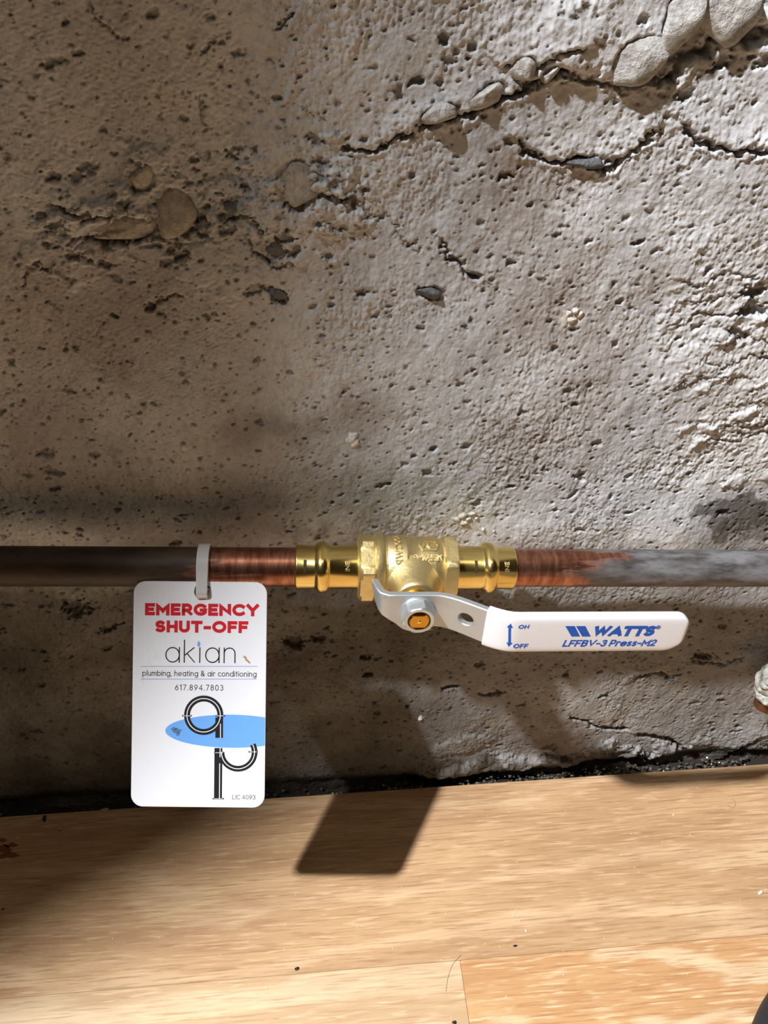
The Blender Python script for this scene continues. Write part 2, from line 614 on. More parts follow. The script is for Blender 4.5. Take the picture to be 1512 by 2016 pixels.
class Print:
    """Collects flat strokes, outlines and discs in a 2D sheet, then wraps them onto a surface."""
    def __init__(s):
        s.V, s.F, s.H, s.n = [], [], [], 0

    def strip(s, L, R, closed):
        o, n = len(s.V), len(L)
        s.n += 1
        s.V += [tuple(p) for p in L] + [tuple(p) for p in R]
        s.H += [0.007 * (s.n % 4)] * (2 * n)          # strokes that cross never share one plane
        for i in range(n if closed else n - 1):
            j = (i + 1) % n
            s.F.append((o + i, o + n + i, o + n + j, o + j))

    def stroke(s, pts, w, cap=0.0):
        s.strip(*ribbon(pts, w, cap))

    def poly(s, pts):
        o = len(s.V)
        s.V += [tuple(p) for p in pts]
        s.H += [0.0] * len(pts)
        s.F.append(tuple(range(o, o + len(pts))))

    def text(s, txt, x0, y0, x1, height, weight, shear=0.0, track=0.16, dotless=False, space=0.34, flat=True):
        """Set txt from x0 to x1 on base line y0; weight is the stroke width as a share of the cap height."""
        xs, cur = [], 0.0
        for ch in txt:
            if ch == ' ':
                cur += space
                xs.append(None)
                continue
            xs.append(cur)
            cur += G[ch][0] + weight + track
        total = cur - track
        sx = (x1 - x0) / total
        for ch, gx in zip(txt, xs):
            if gx is None:
                continue
            st = G[ch][1]
            if ch == 'i' and dotless:
                st = st[:1]
            for line in st:
                pts = [((gx + weight / 2 + px) * sx, (weight / 2 + py * (1 - weight)) * height) for px, py in line]
                L, R, c = ribbon(pts, weight * height, weight * height / 2 if flat else 0)
                if flat and ch in 'AEFHIKLMNRTVWY1247k':
                    L = [np.array([p[0], min(max(p[1], 0), height * 1.06)]) for p in L]
                    R = [np.array([p[0], min(max(p[1], 0), height * 1.06)]) for p in R]
                sh = lambda p: (x0 + p[0] + shear * p[1], y0 + p[1])
                s.strip([sh(p) for p in L], [sh(p) for p in R], c)
        return s

    def build(s, name, mat, parent, fn, thick=0.0):
        """fn(x, y, h) maps the sheet (h above it) into the parent's millimetres."""
        V = [fn(x, y, thick + h) for (x, y), h in zip(s.V, s.H)]
        Fc = list(s.F)
        if thick:
            n = len(V)
            V += [fn(x, y, -0.3) for x, y in s.V]
            for q in s.F:
                for i in range(len(q)):
                    a, b = q[i], q[(i + 1) % len(q)]
                    Fc.append((a, a + n, b + n, b))
        o = mesh(name, V, Fc, mat, parent)
        return o


# ------------------------------------------------------------------ the wall: one relief mesh, embedded stones as parts
STEP = 0.43
fx = np.arange(-200, 255, STEP)
fz = np.arange(-12, 412, STEP)


def grow(a, b, n):
    t = np.linspace(0, 1, n + 1)[1:]
    return a + (b - a) * t ** 2.2


X1 = np.concatenate([grow(fx[0], -1800, 10)[::-1], fx, grow(fx[-1], 1800, 10)])
Z1 = np.concatenate([fz, grow(fz[-1], 2210, 12)])
GX, GZ = np.meshgrid(X1, Z1)
NZ, NX = GX.shape
inner = np.zeros_like(GX, bool)
inner[: len(fz), 10:10 + len(fx)] = True


def fnoise(lo_mm, hi_mm, beta=1.6, ax=1.0, az=1.0):
    """Band-limited noise, wavelengths lo..hi mm, unit variance; ax / az stretch it along x or z."""
    w = RNG.standard_normal((NZ, NX))
    kx = np.fft.rfftfreq(NX, STEP)[None, :] * ax
    kz = np.fft.fftfreq(NZ, STEP)[:, None] * az
    k = np.sqrt(kx * kx + kz * kz)
    amp = np.where(k > 0, 1.0 / np.maximum(k, 1e-9) ** beta, 0)
    amp *= np.exp(-(np.maximum(k, 1e-9) * lo_mm) ** 2 * 0.5) * (1 - np.exp(-(k * hi_mm) ** 2))
    r = np.fft.irfft2(np.fft.rfft2(w) * amp, s=(NZ, NX))
    return r / r.std()


def smooth(e0, e1, v):
    t = np.clip((v - e0) / (e1 - e0), 0, 1)
    return t * t * (3 - 2 * t)


nA, nB = fnoise(3, 60, 1.4), fnoise(3, 60, 1.4)
nC, nD = fnoise(1.2, 8, 1.2), fnoise(1.2, 8, 1.2)
WX = GX + nA * 1.3 + nC * 0.5
WZ = GZ + nB * 1.3 + nD * 0.5
Hh = 1.1 * fnoise(30, 220, 2.0)
rough = smooth(-0.8, 1.4, fnoise(14, 120, 1.6))
Hh += 0.16 * fnoise(4, 26, 1.5, 1.0, 1.5)
grain = fnoise(0.75, 3.5, 0.9, 1.0, 1.5)
lump = fnoise(1.3, 6, 1.1, 1.0, 1.6)
Hh += (0.035 + 0.09 * rough) * lump + (0.045 + 0.055 * rough) * grain
left_top = smooth(60, -40, GX) * smooth(150, 260, GZ)
Hh += left_top * 0.10 * fnoise(0.9, 5, 1.0, 1.0, 0.10)        # faint upright trowel lines
pit = np.zeros_like(GX)
warm, pale, damp_shade, red = (np.zeros_like(GX) for _ in range(4))


def ks(px, py):
    """Millimetres per picture pixel on the wall at this spot, relative to the middle of the picture."""
    return float(np.linalg.norm(at_wall(px + 1, py) - at_wall(px, py))) * 4.6


def win(x0, x1, z0, z1):
    i0, i1 = np.searchsorted(X1, (x0, x1))
    j0, j1 = np.searchsorted(Z1, (z0, z1))
    return slice(j0, j1 + 1), slice(i0, i1 + 1)


def dent(x, z, rx, rz, ang, depth, dark=0.5, ragged=0.2):
    R = max(rx, rz) * 1.8
    s = win(x - R, x + R, z - R, z + R)
    c, n = math.cos(ang), math.sin(ang)
    ddx, ddz = GX[s] - x + nC[s] * ragged * rx, GZ[s] - z + nD[s] * ragged * rz
    q = ((ddx * c + ddz * n) / rx) ** 2 + ((-ddx * n + ddz * c) / rz) ** 2
    m = smooth(1.35, 0.45, q)
    Hh[s] -= depth * m
    pit[s] = np.maximum(pit[s], m * dark)


def bump_up(px, py, rx, rz, ang, h, edge=0.25):
    """A plateau that stands proud by h, with a ragged rim."""
    x, _, z = at_wall(px, py)
    k = ks(px, py)
    rx, rz, h = rx * k, rz * k, h * k
    R = max(rx, rz) * 1.9 + 4
    s = win(x - R, x + R, z - R, z + R)
    c, n = math.cos(ang), math.sin(ang)
    ddx, ddz = WX[s] - x, WZ[s] - z
    q = np.sqrt(((ddx * c + ddz * n) / rx) ** 2 + ((-ddx * n + ddz * c) / rz) ** 2)
    Hh[s] += h * smooth(1 + edge, 1 - edge, q)


def crack(pts, depth, width, step=0.0, fall=14.0, lip=0.0, rag=1.0):
    """A ragged groove along picture points; the side above it stands proud by step and fades over fall mm."""
    P = np.array([at_wall(*p)[[0, 2]] for p in pts])
    k = ks(*pts[len(pts) // 2])
    depth, width, step, fall, lip = depth * k, width * k, step * k, fall * k, lip * k
    pad = max(fall * 2.2, 8) if step else 8
    s = win(P[:, 0].min() - pad, P[:, 0].max() + pad, P[:, 1].min() - pad, P[:, 1].max() + pad)
    gx = GX[s] + rag * (nA[s] * 0.9 + nC[s] * 0.45)
    gz = GZ[s] + rag * (nB[s] * 0.9 + nD[s] * 0.45)
    best = np.full(gx.shape, 1e9)
    side = np.zeros(gx.shape)
    for a, b in zip(P[:-1], P[1:]):
        d = b - a
        L2 = float(d @ d)
        t = np.clip(((gx - a[0]) * d[0] + (gz - a[1]) * d[1]) / L2, 0, 1)
        dx, dz = gx - a[0] - t * d[0], gz - a[1] - t * d[1]
        dist = np.hypot(dx, dz)
        sd = d[0] * dz - d[1] * dx
        near = dist < best
        best = np.where(near, dist, best)
        side = np.where(near, np.sign(sd), side)
    if step:
        Hh[s] += np.where(side > 0, step * np.exp(-(best / fall) ** 2), 0) * smooth(0, 0.9, best)
    if lip:
        Hh[s] += np.where(side < 0, lip * np.exp(-((best - width * 1.6) / (width * 1.2)) ** 2), 0)
    g = np.exp(-(best / width) ** 2)
    Hh[s] -= depth * g
    pit[s] = np.maximum(pit[s], 0.55 * smooth(0.35, 0.95, g))


def stain_or_shade(ch, px, py, rx, rz, amt, soft=0.8):
    x, _, z = at_wall(px, py)
    k = ks(px, py)
    rx, rz = rx * k, rz * k
    R = max(rx, rz) * 2.2
    s = win(x - R, x + R, z - R, z + R)
    q = np.hypot((GX[s] - x + nA[s] * rx * 0.22) / rx, (GZ[s] - z + nB[s] * rz * 0.22) / rz)
    ch[s] = np.maximum(ch[s], amt * smooth(1 + soft, 1 - soft, q))


# pores: many small, some large and ragged
for _ in range(9000):
    x, z = RNG.uniform(-198, 252), RNG.uniform(-8, 408)
    r = 0.34 + RNG.exponential(0.17)
    dent(x, z, r * RNG.uniform(1, 1.7), r, RNG.uniform(-0.6, 0.6), r * RNG.uniform(0.5, 1.1), 0.45)
for _ in range(150):
    x, z = RNG.uniform(-198, 252), RNG.uniform(-8, 408)
    r = RNG.uniform(0.9, 1.9)
    dent(x, z, r * RNG.uniform(1, 2.2), r, RNG.uniform(-0.5, 0.7), r * 0.8, 0.32, 0.22)
for px, py, rx, rz, a, dp in [(875, 75, 2.6, 2.2, 0.9, 3.5), (818, 161, 3.4, 1.9, 0.2, 3.5), (923, 116, 1.5, 1.0, 0, 2), (1262, 482, 2.9, 1.3, 0.1, 3.2), (995, 352, 4.0, 1.8, 0.1, 2.2),
                              (1482, 114, 1.6, 1.0, 0, 2), (1425, 125, 6.0, 2.6, 0.5, 2.4), (938, 545, 3.2, 1.4, -0.1, 2.6), (1490, 575, 5, 3, 0.3, 2.5), (1488, 612, 6, 3.5, -0.2, 3.0),
                              (1460, 660, 5, 2.4, -0.5, 2.0), (150, 1198, 5.6, 4.4, 0.3, 2.6), (580, 1265, 4.6, 3.4, -0.3, 2.6), (630, 1262, 4.2, 2.0, -0.1, 2.0), (720, 1298, 2.2, 1.6, 0, 2.0),
                              (723, 1331, 2.6, 1.2, 0, 2.0), (850, 884, 1.9, 1.3, 0, 2), (1008, 957, 2.0, 0.9, 0, 1.6), (220, 1235, 6.0, 1.6, 0.4, 1.8), (545, 590, 5, 2.2, -0.5, 1.6),
                              (1385, 1290, 5, 2.2, -0.2, 2.0), (885, 1350, 3.5, 1.2, 0.2, 1.6), (970, 1362, 4.5, 1.2, 0.1, 1.6), (755, 955, 3.0, 1.2, 0.2, 1.5), (95, 125, 3.6, 2.0, 0.4, 2.2),
                              (560, 40, 5.0, 1.4, 0.8, 1.8), (410, 90, 6.0, 1.0, 0.7, 1.5), (170, 330, 4.0, 2.6, 0, 1.8), (785, 180, 2.4, 3.2, 0.2, 1.6), (1215, 320, 3, 2, 0, 2.0)]:
    x, _, z = at_wall(px, py)
    k = ks(px, py)
    dent(x, z, rx * k, rz * k, a, dp * k, 0.4, 0.22)

# the long stepped crack from the middle up to the top right, and its ledges
crack([(680, 292), (705, 298), (738, 296), (775, 272), (800, 262)], 3.2, 1.1, 1.1, 9, 0.7)
crack([(822, 256), (860, 244), (905, 241), (935, 222), (975, 206), (1010, 186), (1050, 166), (1085, 160), (1120, 148)], 4.4, 1.5, 2.0, 9, 1.0)
crack([(1000, 118), (1025, 128), (1060, 130), (1110, 115), (1155, 96)], 2.2, 1.0, 1.6, 9)
crack([(1110, 152), (1180, 158), (1230, 168), (1300, 170), (1335, 158)], 2.6, 1.4, 0, 10, 0.6)
crack([(1335, 158), (1348, 118), (1395, 92), (1420, 66), (1470, 78), (1512, 72), (1560, 66)], 4.2, 2.6, 0, 10, 1.2)
bump_up(1200, 60, 34, 16, 0.2, 2.4, 0.35)
crack([(1030, 288), (1058, 306), (1095, 314), (1130, 322), (1165, 330), (1205, 330), (1235, 308), (1255, 285), (1282, 262)], 3.0, 1.2, 1.5, 8, 0.8)
crack([(1352, 255), (1372, 280), (1420, 292), (1470, 296), (1512, 302), (1570, 306)], 3.2, 1.2, 1.6, 8, 0.9)
crack([(868, 478), (885, 505), (905, 522), (930, 542), (950, 548)], 2.2, 0.9, 0.9, 7, 0.4)
crack([(715, 385), (722, 420), (760, 422), (790, 470), (830, 500)], 0.7, 0.6, 0.3, 6)
# rubble band in the upper left
for px, py, rx, rz, a, h in [(150, 432, 20, 5.5, 0.1, 1.8), (250, 395, 9, 7, 0.3, 1.5), (430, 450, 9, 8, 0.2, 1.6), (470, 400, 12, 6, -0.3, 1.5), (520, 430, 9, 5, -0.5, 1.8), (640, 350, 13, 8, 0.2, 1.0),
                             (660, 420, 10, 7, -0.2, 1.2), (400, 520, 15, 9, 0.2, 1.2), (480, 555, 10, 6, 0.4, 1.0), (300, 330, 13, 6, 0.2, 1.2), (120, 505, 16, 9, -0.2, 1.5), (330, 90, 20, 24, 0.8, 0.7)]:
    bump_up(px, py, rx, rz, a, h, 0.16)
crack([(95, 400), (130, 418), (180, 425), (240, 428), (270, 440), (300, 436)], 2.6, 1.3, 1.8, 9)
crack([(165, 468), (200, 482), (260, 476), (300, 462), (308, 440)], 2.4, 1.0, 1.2, 8)
crack([(262, 380), (280, 352), (292, 340)], 3.0, 1.5, 1.0, 7)
crack([(620, 398), (650, 396), (675, 402), (696, 403)], 3.0, 1.2, 1.6, 8)
crack([(435, 446), (455, 432), (480, 425), (505, 438), (522, 462)], 2.0, 0.9, 1.0, 6)
crack([(55, 565), (58, 540), (72, 518), (100, 530)], 1.6, 0.8, 1.0, 6)
crack([(290, 600), (320, 590), (352, 586)], 1.6, 0.9, 0.8, 6)
crack([(500, 475), (512, 500), (545, 518), (575, 520)], 1.6, 0.9, 0.8, 6)
crack([(175, 0), (185, 30), (215, 55), (240, 75)], 1.1, 0.7, 0.8, 8, 0, 0.5)
crack([(395, 185), (400, 215), (405, 250)], 0.8, 0.5, 0.4, 6, 0, 0.5)
crack([(600, 205), (650, 230)], 0.5, 0.5, 0.3, 5)
# broken, layered patch at the right border and below the pipe
for k in range(9):
    y0 = 560 + k * 40 + RNG.uniform(-8, 8)
    x0 = RNG.uniform(1330, 1470)
    crack([(x0, y0), (x0 + 40, y0 - RNG.uniform(-14, 18)), (x0 + 90, y0 - RNG.uniform(-10, 26)), (x0 + 150, y0 - RNG.uniform(0, 30))], RNG.uniform(0.3, 0.7), 0.6, 0.5, 5)
for _ in range(90):
    bump_up(RNG.uniform(1290, 1530), RNG.uniform(560, 960), RNG.uniform(1.5, 6), RNG.uniform(1, 2.6), RNG.uniform(0, .6), RNG.uniform(0.2, 0.7), 0.35)
crack([(1120, 1410), (1160, 1418), (1195, 1430), (1235, 1438)], 2.6, 0.9, 0, 6)
crack([(1262, 1448), (1300, 1452), (1330, 1466), (1348, 1474)], 3.2, 1.2, 0.6, 6)
crack([(1415, 1505), (1440, 1492), (1470, 1470), (1500, 1450)], 2.8, 1.2, 1.2, 7)
crack([(1250, 1330), (1290, 1322), (1320, 1334)], 2.0, 1.2, 0.8, 6)
crack([(1370, 1300), (1420, 1310), (1460, 1295)], 1.6, 1.2, 0.8, 6)
crack([(850, 1516), (900, 1522), (960, 1530), (1010, 1512), (1060, 1516), (1110, 1506)], 3.0, 1.2, 2.4, 8)
bump_up(905, 1462, 13, 4.5, 0.05, 1.0, 0.3)
bump_up(960, 1502, 28, 4.0, 0.03, 1.8, 0.3)
for k in range(26):
    px, py = RNG.uniform(850, 1500), RNG.uniform(1478, 1520)
    bump_up(px, py - (px - 850) * 0.04, RNG.uniform(2, 6), RNG.uniform(1.2, 2.6), RNG.uniform(-.4, .4), RNG.uniform(0.5, 1.4), 0.3)
STONES = [(1268, 122, 12.0, 8.5, 0.1, 3.6, 'stone', 1), (1352, 42, 8.5, 13.5, -0.15, 4.2, 'stone', 2), (1452, 12, 12.5, 13.0, 0.1, 3.8, 'stone', 3), (1034, 140, 5.6, 5.2, 0.3, 2.2, 'stone', 4),
          (1086, 146, 4.8, 2.6, 0.5, 1.4, 'stone', 5), (868, 228, 8.5, 4.0, 0.25, 1.8, 'stone', 6), (965, 190, 8.0, 4.2, 0.5, 1.8, 'stone', 7), (1166, 321, 8.5, 2.4, 0.0, -0.6, 'slate', 8),
          (338, 420, 10.0, 10.5, 0.0, 2.0, 'brown_stone', 9), (232, 458, 15.0, 5.0, 0.06, 1.4, 'brown_stone', 10), (585, 362, 9.0, 9.5, 0.0, 1.0, 'brown_stone', 11), (462, 408, 6.5, 5.0, 0.0, 1.4, 'slate', 12),
          (532, 492, 7.0, 5.6, -0.4, 0.3, 'slate', 13), (850, 582, 6.4, 2.8, -0.2, 0.5, 'slate', 14), (545, 580, 6.2, 2.4, -0.6, 0.5, 'slate', 15), (275, 355, 6.5, 5.0, 0.4, 1.6, 'brown_stone', 16)]
for px, py, rx, rz, a, pr, mt, sd in STONES:                    # a seat with an open joint round every stone
    x, _, z = at_wall(px, py)
    k = ks(px, py)
    R = max(rx, rz) * k * 1.8 + 3
    w = win(x - R, x + R, z - R, z + R)
    c, n = math.cos(a), math.sin(a)
    ddx, ddz = GX[w] - x + nC[w] * 0.3, GZ[w] - z + nD[w] * 0.3
    q = np.sqrt(((ddx * c + ddz * n) / (rx * k)) ** 2 + ((-ddx * n + ddz * c) / (rz * k)) ** 2)
    g = smooth(1.16, 0.98, q)
    Hh[w] -= (1.2 + 0.3 * pr) * k * g
    pit[w] = np.maximum(pit[w], 0.12 * g)
for _ in range(170):                                             # broken rubble between them in the upper left
    px = RNG.uniform(80, 720)
    py = RNG.normal(430 - 0.10 * (px - 350), 62)
    if py < 20:
        continue
    if RNG.random() < 0.6:
        bump_up(px, py, RNG.uniform(1.2, 5.5), RNG.uniform(1.0, 3.4), RNG.uniform(-.6, .6), RNG.uniform(0.3, 1.1), 0.2)
    else:
        x, _, z = at_wall(px, py)
        r = RNG.uniform(0.6, 1.8)
        dent(x, z, r * RNG.uniform(1, 2.4), r, RNG.uniform(-.7, .7), r * 0.9, 0.45, 0.25)
# foot of the wall falls back a little behind the floor edge
Hh -= 2.6 * smooth(9, -2, GZ)

# colour patches on the concrete: stains, plus some shade painted in
for a in [(1020, 325, 9, 8, .7), (1035, 420, 20, 20, .5), (1110, 640, 22, 30, .45), (1150, 770, 18, 18, .45), (990, 520, 18, 18, .3), (1290, 540, 16, 12, .3), (720, 820, 14, 12, .5),
          (1060, 870, 24, 24, .4), (170, 620, 40, 30, .45), (470, 1050, 40, 10, .45), (640, 980, 44, 26, .3), (540, 850, 26, 10, .4), (80, 830, 30, 50, .3), (1100, 1450, 14, 16, .7), (1390, 1390, 18, 14, .4),
          (250, 180, 26, 60, .2)]:
    stain_or_shade(warm, *a)
for a in [(1130, 626, 5, 4, .7, .4), (690, 1440, 9, 8, .55, .35), (670, 1480, 10, 6, .5, .35), (590, 1480, 12, 9, .25, .5), (900, 1462, 13, 4, .3, .4), (980, 1425, 10, 3.5, .55, .5), (1210, 1400, 7, 7, .4, .4),
          (1345, 1355, 5, 6, .45, .4), (1180, 1360, 24, 12, .28, .5), (900, 1500, 18, 4, .4, .5), (740, 1495, 5, 2, .4, .4), (1500, 900, 40, 40, .3, .8)]:
    stain_or_shade(pale, *a)
for a in [(1440, 1020, 15, 12, .95, .16), (1500, 1040, 10, 8, .8, .25), (560, 840, 20, 8, .22, .8)]:  # first two: a shadow above the right pipe, painted into the colour
    stain_or_shade(damp_shade, *a)
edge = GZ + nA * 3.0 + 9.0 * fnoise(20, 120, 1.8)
damp_shade = np.maximum(damp_shade, 0.95 * smooth(188, 146, edge) * (1 - 0.35 * smooth(10, 120, GX)))  # real moisture below the pipe, with shade there put into the colour too
damp_shade = np.maximum(damp_shade, smooth(24, 8, edge) * 1.0)
stain_or_shade(red, 1375, 1500, 2.6, 2.2, .7, .5)

me = bpy.data.meshes.new('wall_back')
nv = NZ * NX
co = np.empty((nv, 3), np.float32)
co[:, 0] = GX.ravel() * K
co[:, 1] = -np.where(inner, Hh, 0).ravel() * K
co[:, 2] = GZ.ravel() * K
idx = np.arange(nv, dtype=np.int32).reshape(NZ, NX)
quads = np.stack([idx[:-1, :-1], idx[:-1, 1:], idx[1:, 1:], idx[1:, :-1]], -1).reshape(-1, 4)
me.vertices.add(nv)
me.vertices.foreach_set('co', co.ravel())
me.loops.add(quads.size)
me.loops.foreach_set('vertex_index', quads.ravel())
me.polygons.add(len(quads))
me.polygons.foreach_set('loop_start', np.arange(0, quads.size, 4, dtype=np.int32))
me.polygons.foreach_set('use_smooth', np.ones(len(quads), bool))
me.update(calc_edges=True)
for nm, arr in (('pit', pit), ('warm', warm), ('pale', pale), ('damp_shade', damp_shade), ('red', red)):
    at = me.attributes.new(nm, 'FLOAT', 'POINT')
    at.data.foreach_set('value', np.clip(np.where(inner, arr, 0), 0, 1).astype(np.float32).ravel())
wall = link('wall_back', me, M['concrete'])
wall['kind'] = 'structure'
wall['label'] = 'rough old grey concrete wall, cracked and pitted, stained brown, dampened and shade-tinted below the pipe'


def wall_h(x, z):
    i, j = int(np.argmin(abs(X1 - x))), int(np.argmin(abs(Z1 - z)))
    return float(Hh[j, i])


def wall_stone(px, py, rx, rz, ang, proud, mat, seed, rough_=0.2):
    k = ks(px, py)
    proud, dp = proud * k, 5.0 * k
    x, _, z = at_wall(px, py, -proud)
    mw = Matrix.Translation(Vector((x, -proud + dp, z)) * K) @ Matrix.Rotation(-ang, 4, 'Y')
    return blob('stone', (rx * k * 1.08, dp + proud * 0.3, rz * k * 1.08), M[mat], wall, mw, seed, 0.26, 4, 2.2, 9)


for a in STONES:
    wall_stone(*a)
fl = 0
for px, py, rx, rz in [(1122, 622, 2.2, 2.0), (1136, 614, 1.8, 1.2), (1143, 622, 1.4, 1.4), (1128, 632, 2.0, 1.2), (694, 864, 2.8, 3.2), (700, 872, 2.0, 2.0), (363, 869, 1.1, 2.0), (372, 919, 0.8, 1.4),
                       (898, 1022, 1.6, 1.0), (910, 1016, 1.8, 1.2), (921, 1022, 1.6, 0.9), (914, 1030, 2.0, 1.0), (930, 1012, 1.6, 0.8), (938, 1021, 0.9, 0.7), (952, 1042, 0.9, 0.7), (828, 1408, 1.4, 1.4),
                       (972, 1045, 0.7, 0.5)]:
    x, _, z = at_wall(px, py)
    fl += 1
    k = ks(px, py)
    blob('plaster_fleck', (rx * k, 0.8 * k, rz * k), M['fleck'], wall, Matrix.Translation(Vector((x, -wall_h(x, z) - 0.1, z)) * K), 40 + fl, 0.45, 2, 2.4)

# ------------------------------------------------------------------ the rest of the room
def struct(name, V, Fc, mat):
    o = mesh(name, V, Fc, mat)
    o['kind'] = 'structure'
    return o


struct('ceiling', *box(-1800, 1800, -2300, 0, 2200, 2240), M['ceil'])
struct('wall_left', *box(-1840, -1800, -2300, 0, -12, 2200), M['paint'])
struct('wall_right', *box(1800, 1840, -2300, 0, -12, 2200), M['paint'])
struct('wall_front', *box(-1840, 1840, -2340, -2300, -12, 2200), M['paint'])
floor = struct('floor', *box(-1800, 1800, -2300, 20, -24, -9), M['under'])
floor['label'] = 'pale oak laminate floor laid in planks parallel to the wall'


def plank(x0, x1, y0, y1, mat):
    V, Fc = box(x0 + 0.06, x1 - 0.06, y0 + 0.05, y1 - 0.05, -8.5, 0)
    o = mesh('plank', V, Fc, mat, floor)
    bevel(o, 0.16, 2)
    return o


SEAM = -100.0
top_plank = plank(-760, 520, SEAM, -8.0, M['oak_a'])
plank(520, 1790, SEAM, -8.0, M['oak_b'])
plank(-1790, -760, SEAM, -8.0, M['oak_c'])
xj = at_floor(913, 1940)[0]
plank(xj - 1200, xj, SEAM - 192, SEAM, M['oak_b'])
plank(xj, xj + 1200, SEAM - 192, SEAM, M['oak_c'])
plank(-1790, xj - 1200, SEAM - 192, SEAM, M['oak_a'])
plank(xj + 1200, 1790, SEAM - 192, SEAM, M['oak_a'])
k = 0
y = SEAM - 192
while y > -2280:
    xs = [-1790, -1790 + 300 + (k * 470) % 900]
    while xs[-1] + 1200 < 1790:
        xs.append(xs[-1] + 1200)
    xs.append(1790)
    for q, (a, b) in enumerate(zip(xs[:-1], xs[1:])):
        plank(a, b, max(y - 192, -2295), y, M[('oak_a', 'oak_b', 'oak_c')[(k + q) % 3]])
    y -= 192
    k += 1

# unseen blocker board, added near the bulb only to shade the left side
bz = unit(np.array(LAMP_AIM))
bx = unit(np.cross(bz, (0, 0, 1.0)))
by = np.cross(bx, bz)
t0 = 0.40
Q1, Q2 = (LAMP + t0 * (1700 * bz + x * bx + y * by) for x, y in ((-46, 110), (-40, -170)))
jx = unit(Q2 - Q1)
toscene = bz
side = unit(np.cross(jx, toscene))
if np.dot(side, bx) > 0:
    side = -side
mid = (Q1 + Q2) / 2
V = []
for a in (-260, 260):
    for b in (0, 230):
        for c in (-18, 18):
            V.append(mid + jx * a + side * b + toscene * c)
jo = mesh('shade_blocker', V, [(0, 1, 3, 2), (4, 6, 7, 5), (0, 4, 5, 1), (2, 3, 7, 6), (0, 2, 6, 4), (1, 5, 7, 3)], M['blocker'])
jo['kind'] = 'structure'

# ------------------------------------------------------------------ pipes, valve
PA, PB = at_depth(0, 1114.5, 300.0), at_depth(1512, 1119, 332.0)
DX = unit(PB - PA)
A_, B_ = PA - CAM, DX                                  # the point of the pipe axis that shows at picture x = 806
tx = (806.5 - 756) / FPX
ax_ = lambda t: float(np.dot(PA + DX * t - CAM, r_) / np.dot(PA + DX * t - CAM, f_)) - tx
t_lo, t_hi = 0.0, 320.0
for _ in range(50):
    t_m = (t_lo + t_hi) / 2
    if ax_(t_m) < 0:
        t_lo = t_m
    else:
        t_hi = t_m
VO = PA + DX * t_m
el = math.radians(3.0)
S0 = np.array([0, -math.cos(el), math.sin(el)])
SD = unit(S0 - DX * np.dot(S0, DX))                    # stem direction, out of the wall and a little down
TD = np.cross(SD, DX)
VM = frame(VO, DX, -SD, TD)                            # valve space: x along the pipe, -y along the stem, z up


def vloc(px, py, s):
    q = hit(px, py, VO + SD * s, SD) - VO
    return float(np.dot(q, DX)), float(np.dot(q, TD))


PIPE_R = 7.94


def copper_pipe(x0, x1, name):
    n, m = 48, int(abs(x1 - x0) / 2.5)
    V, Fc = lathe_x([(x0 + (x1 - x0) * i / m, PIPE_R) for i in range(m + 1)], n)
    o = mesh(name, V, Fc, M['copper'], None, True, VM.copy())
    tar, pat = [], []
    for x, yy, zz in V:
        th = math.atan2(zz, -yy)
        if x < 0:
            d = -x - 46.7
            tar.append(smooth(8, 62, d + 5 * math.cos(th + 0.6)) * 1.3 - 0.15)
            pat.append(0.0)
        else:
            d = x - 43
            low = max(0.0, -zz / PIPE_R)
            tar.append(smooth(4, 62, d + 6 * math.sin(th * 3 + 1.0)) * 1.2 - 0.05 + 0.25 * low)
            pat.append(smooth(16, 60, d) * (1 - 0.75 * smooth(0.25, 0.95, low)))
    for nm, arr in (('tarnish', tar), ('patina', pat)):
        at = o.data.attributes.new(nm, 'FLOAT', 'POINT')
        at.data.foreach_set('value', np.array(arr, np.float32))
    return o


tag(copper_pipe(-420, -36, 'copper_pipe'), 'copper pipe left of the valve, dark brown tarnish turning bright and sanded at the brass', 'pipe')
tag(copper_pipe(33, 420, 'copper_pipe'), 'copper pipe right of the valve, bright stub fading to streaky grey patina', 'pipe')

valve = thing('ball_valve', 'brass ball valve with a white gripped lever, joining the two copper pipes', 'valve', VM)


def sleeve(x0, sgn):
    """Press end: rim, O-ring bead and neck, with the six shallow flats the pressing jaw leaves."""
    ln = 25.6
    pts = [(0.2, 8.1), (0.0, 8.5), (0.3, 8.95), (0.9, 9.1), (7.6, 9.1), (8.0, 9.3), (8.6, 10.0), (9.6, 10.75), (10.8, 10.95), (12.0, 10.8), (13.0, 10.1), (13.6, 9.35), (14.0, 9.1), (ln, 9.1)]
    pr = [(x0 + sgn * a, r) for a, r in pts]

    def rad(x, r, t):
        a = abs(x - x0)
        wgt = smooth(2.5, 6.0, a) * smooth(20.5, 15.5, a)
        return r * (1 - 0.035 * wgt * (0.5 + 0.5 * math.cos(6 * t + 0.5)) ** 1.5)
    V, Fc = lathe_x(pr, 96, rad, cap=True)
    o = mesh('press_sleeve', V, Fc, M['brass'], valve, False)
    sharp(o, 50)
    return o


left_sleeve, right_sleeve = sleeve(-46.8, 1), sleeve(43.2, -1)
left_sleeve['label'] = 'left polished brass press sleeve'
right_sleeve['label'] = 'right polished brass press sleeve'


def faces_cam(x):
    """Angle on the fitting (about local x) that looks at the camera."""
    c = VM.inverted() @ (Vector(CAM) * K)
    return math.atan2(c.z, c.y)


TH = faces_cam(0)                                       # measured from local +y towards +z


def wrap(r, x_shift=0.0, th0=0.0, swap=False):
    def fn(x, y, h):
        th = TH + th0 + (-y / r)                        # sheet y runs up over the top of the fitting
        return (x + x_shift, (r + h) * math.cos(th), (r + h) * math.sin(th))
    return fn


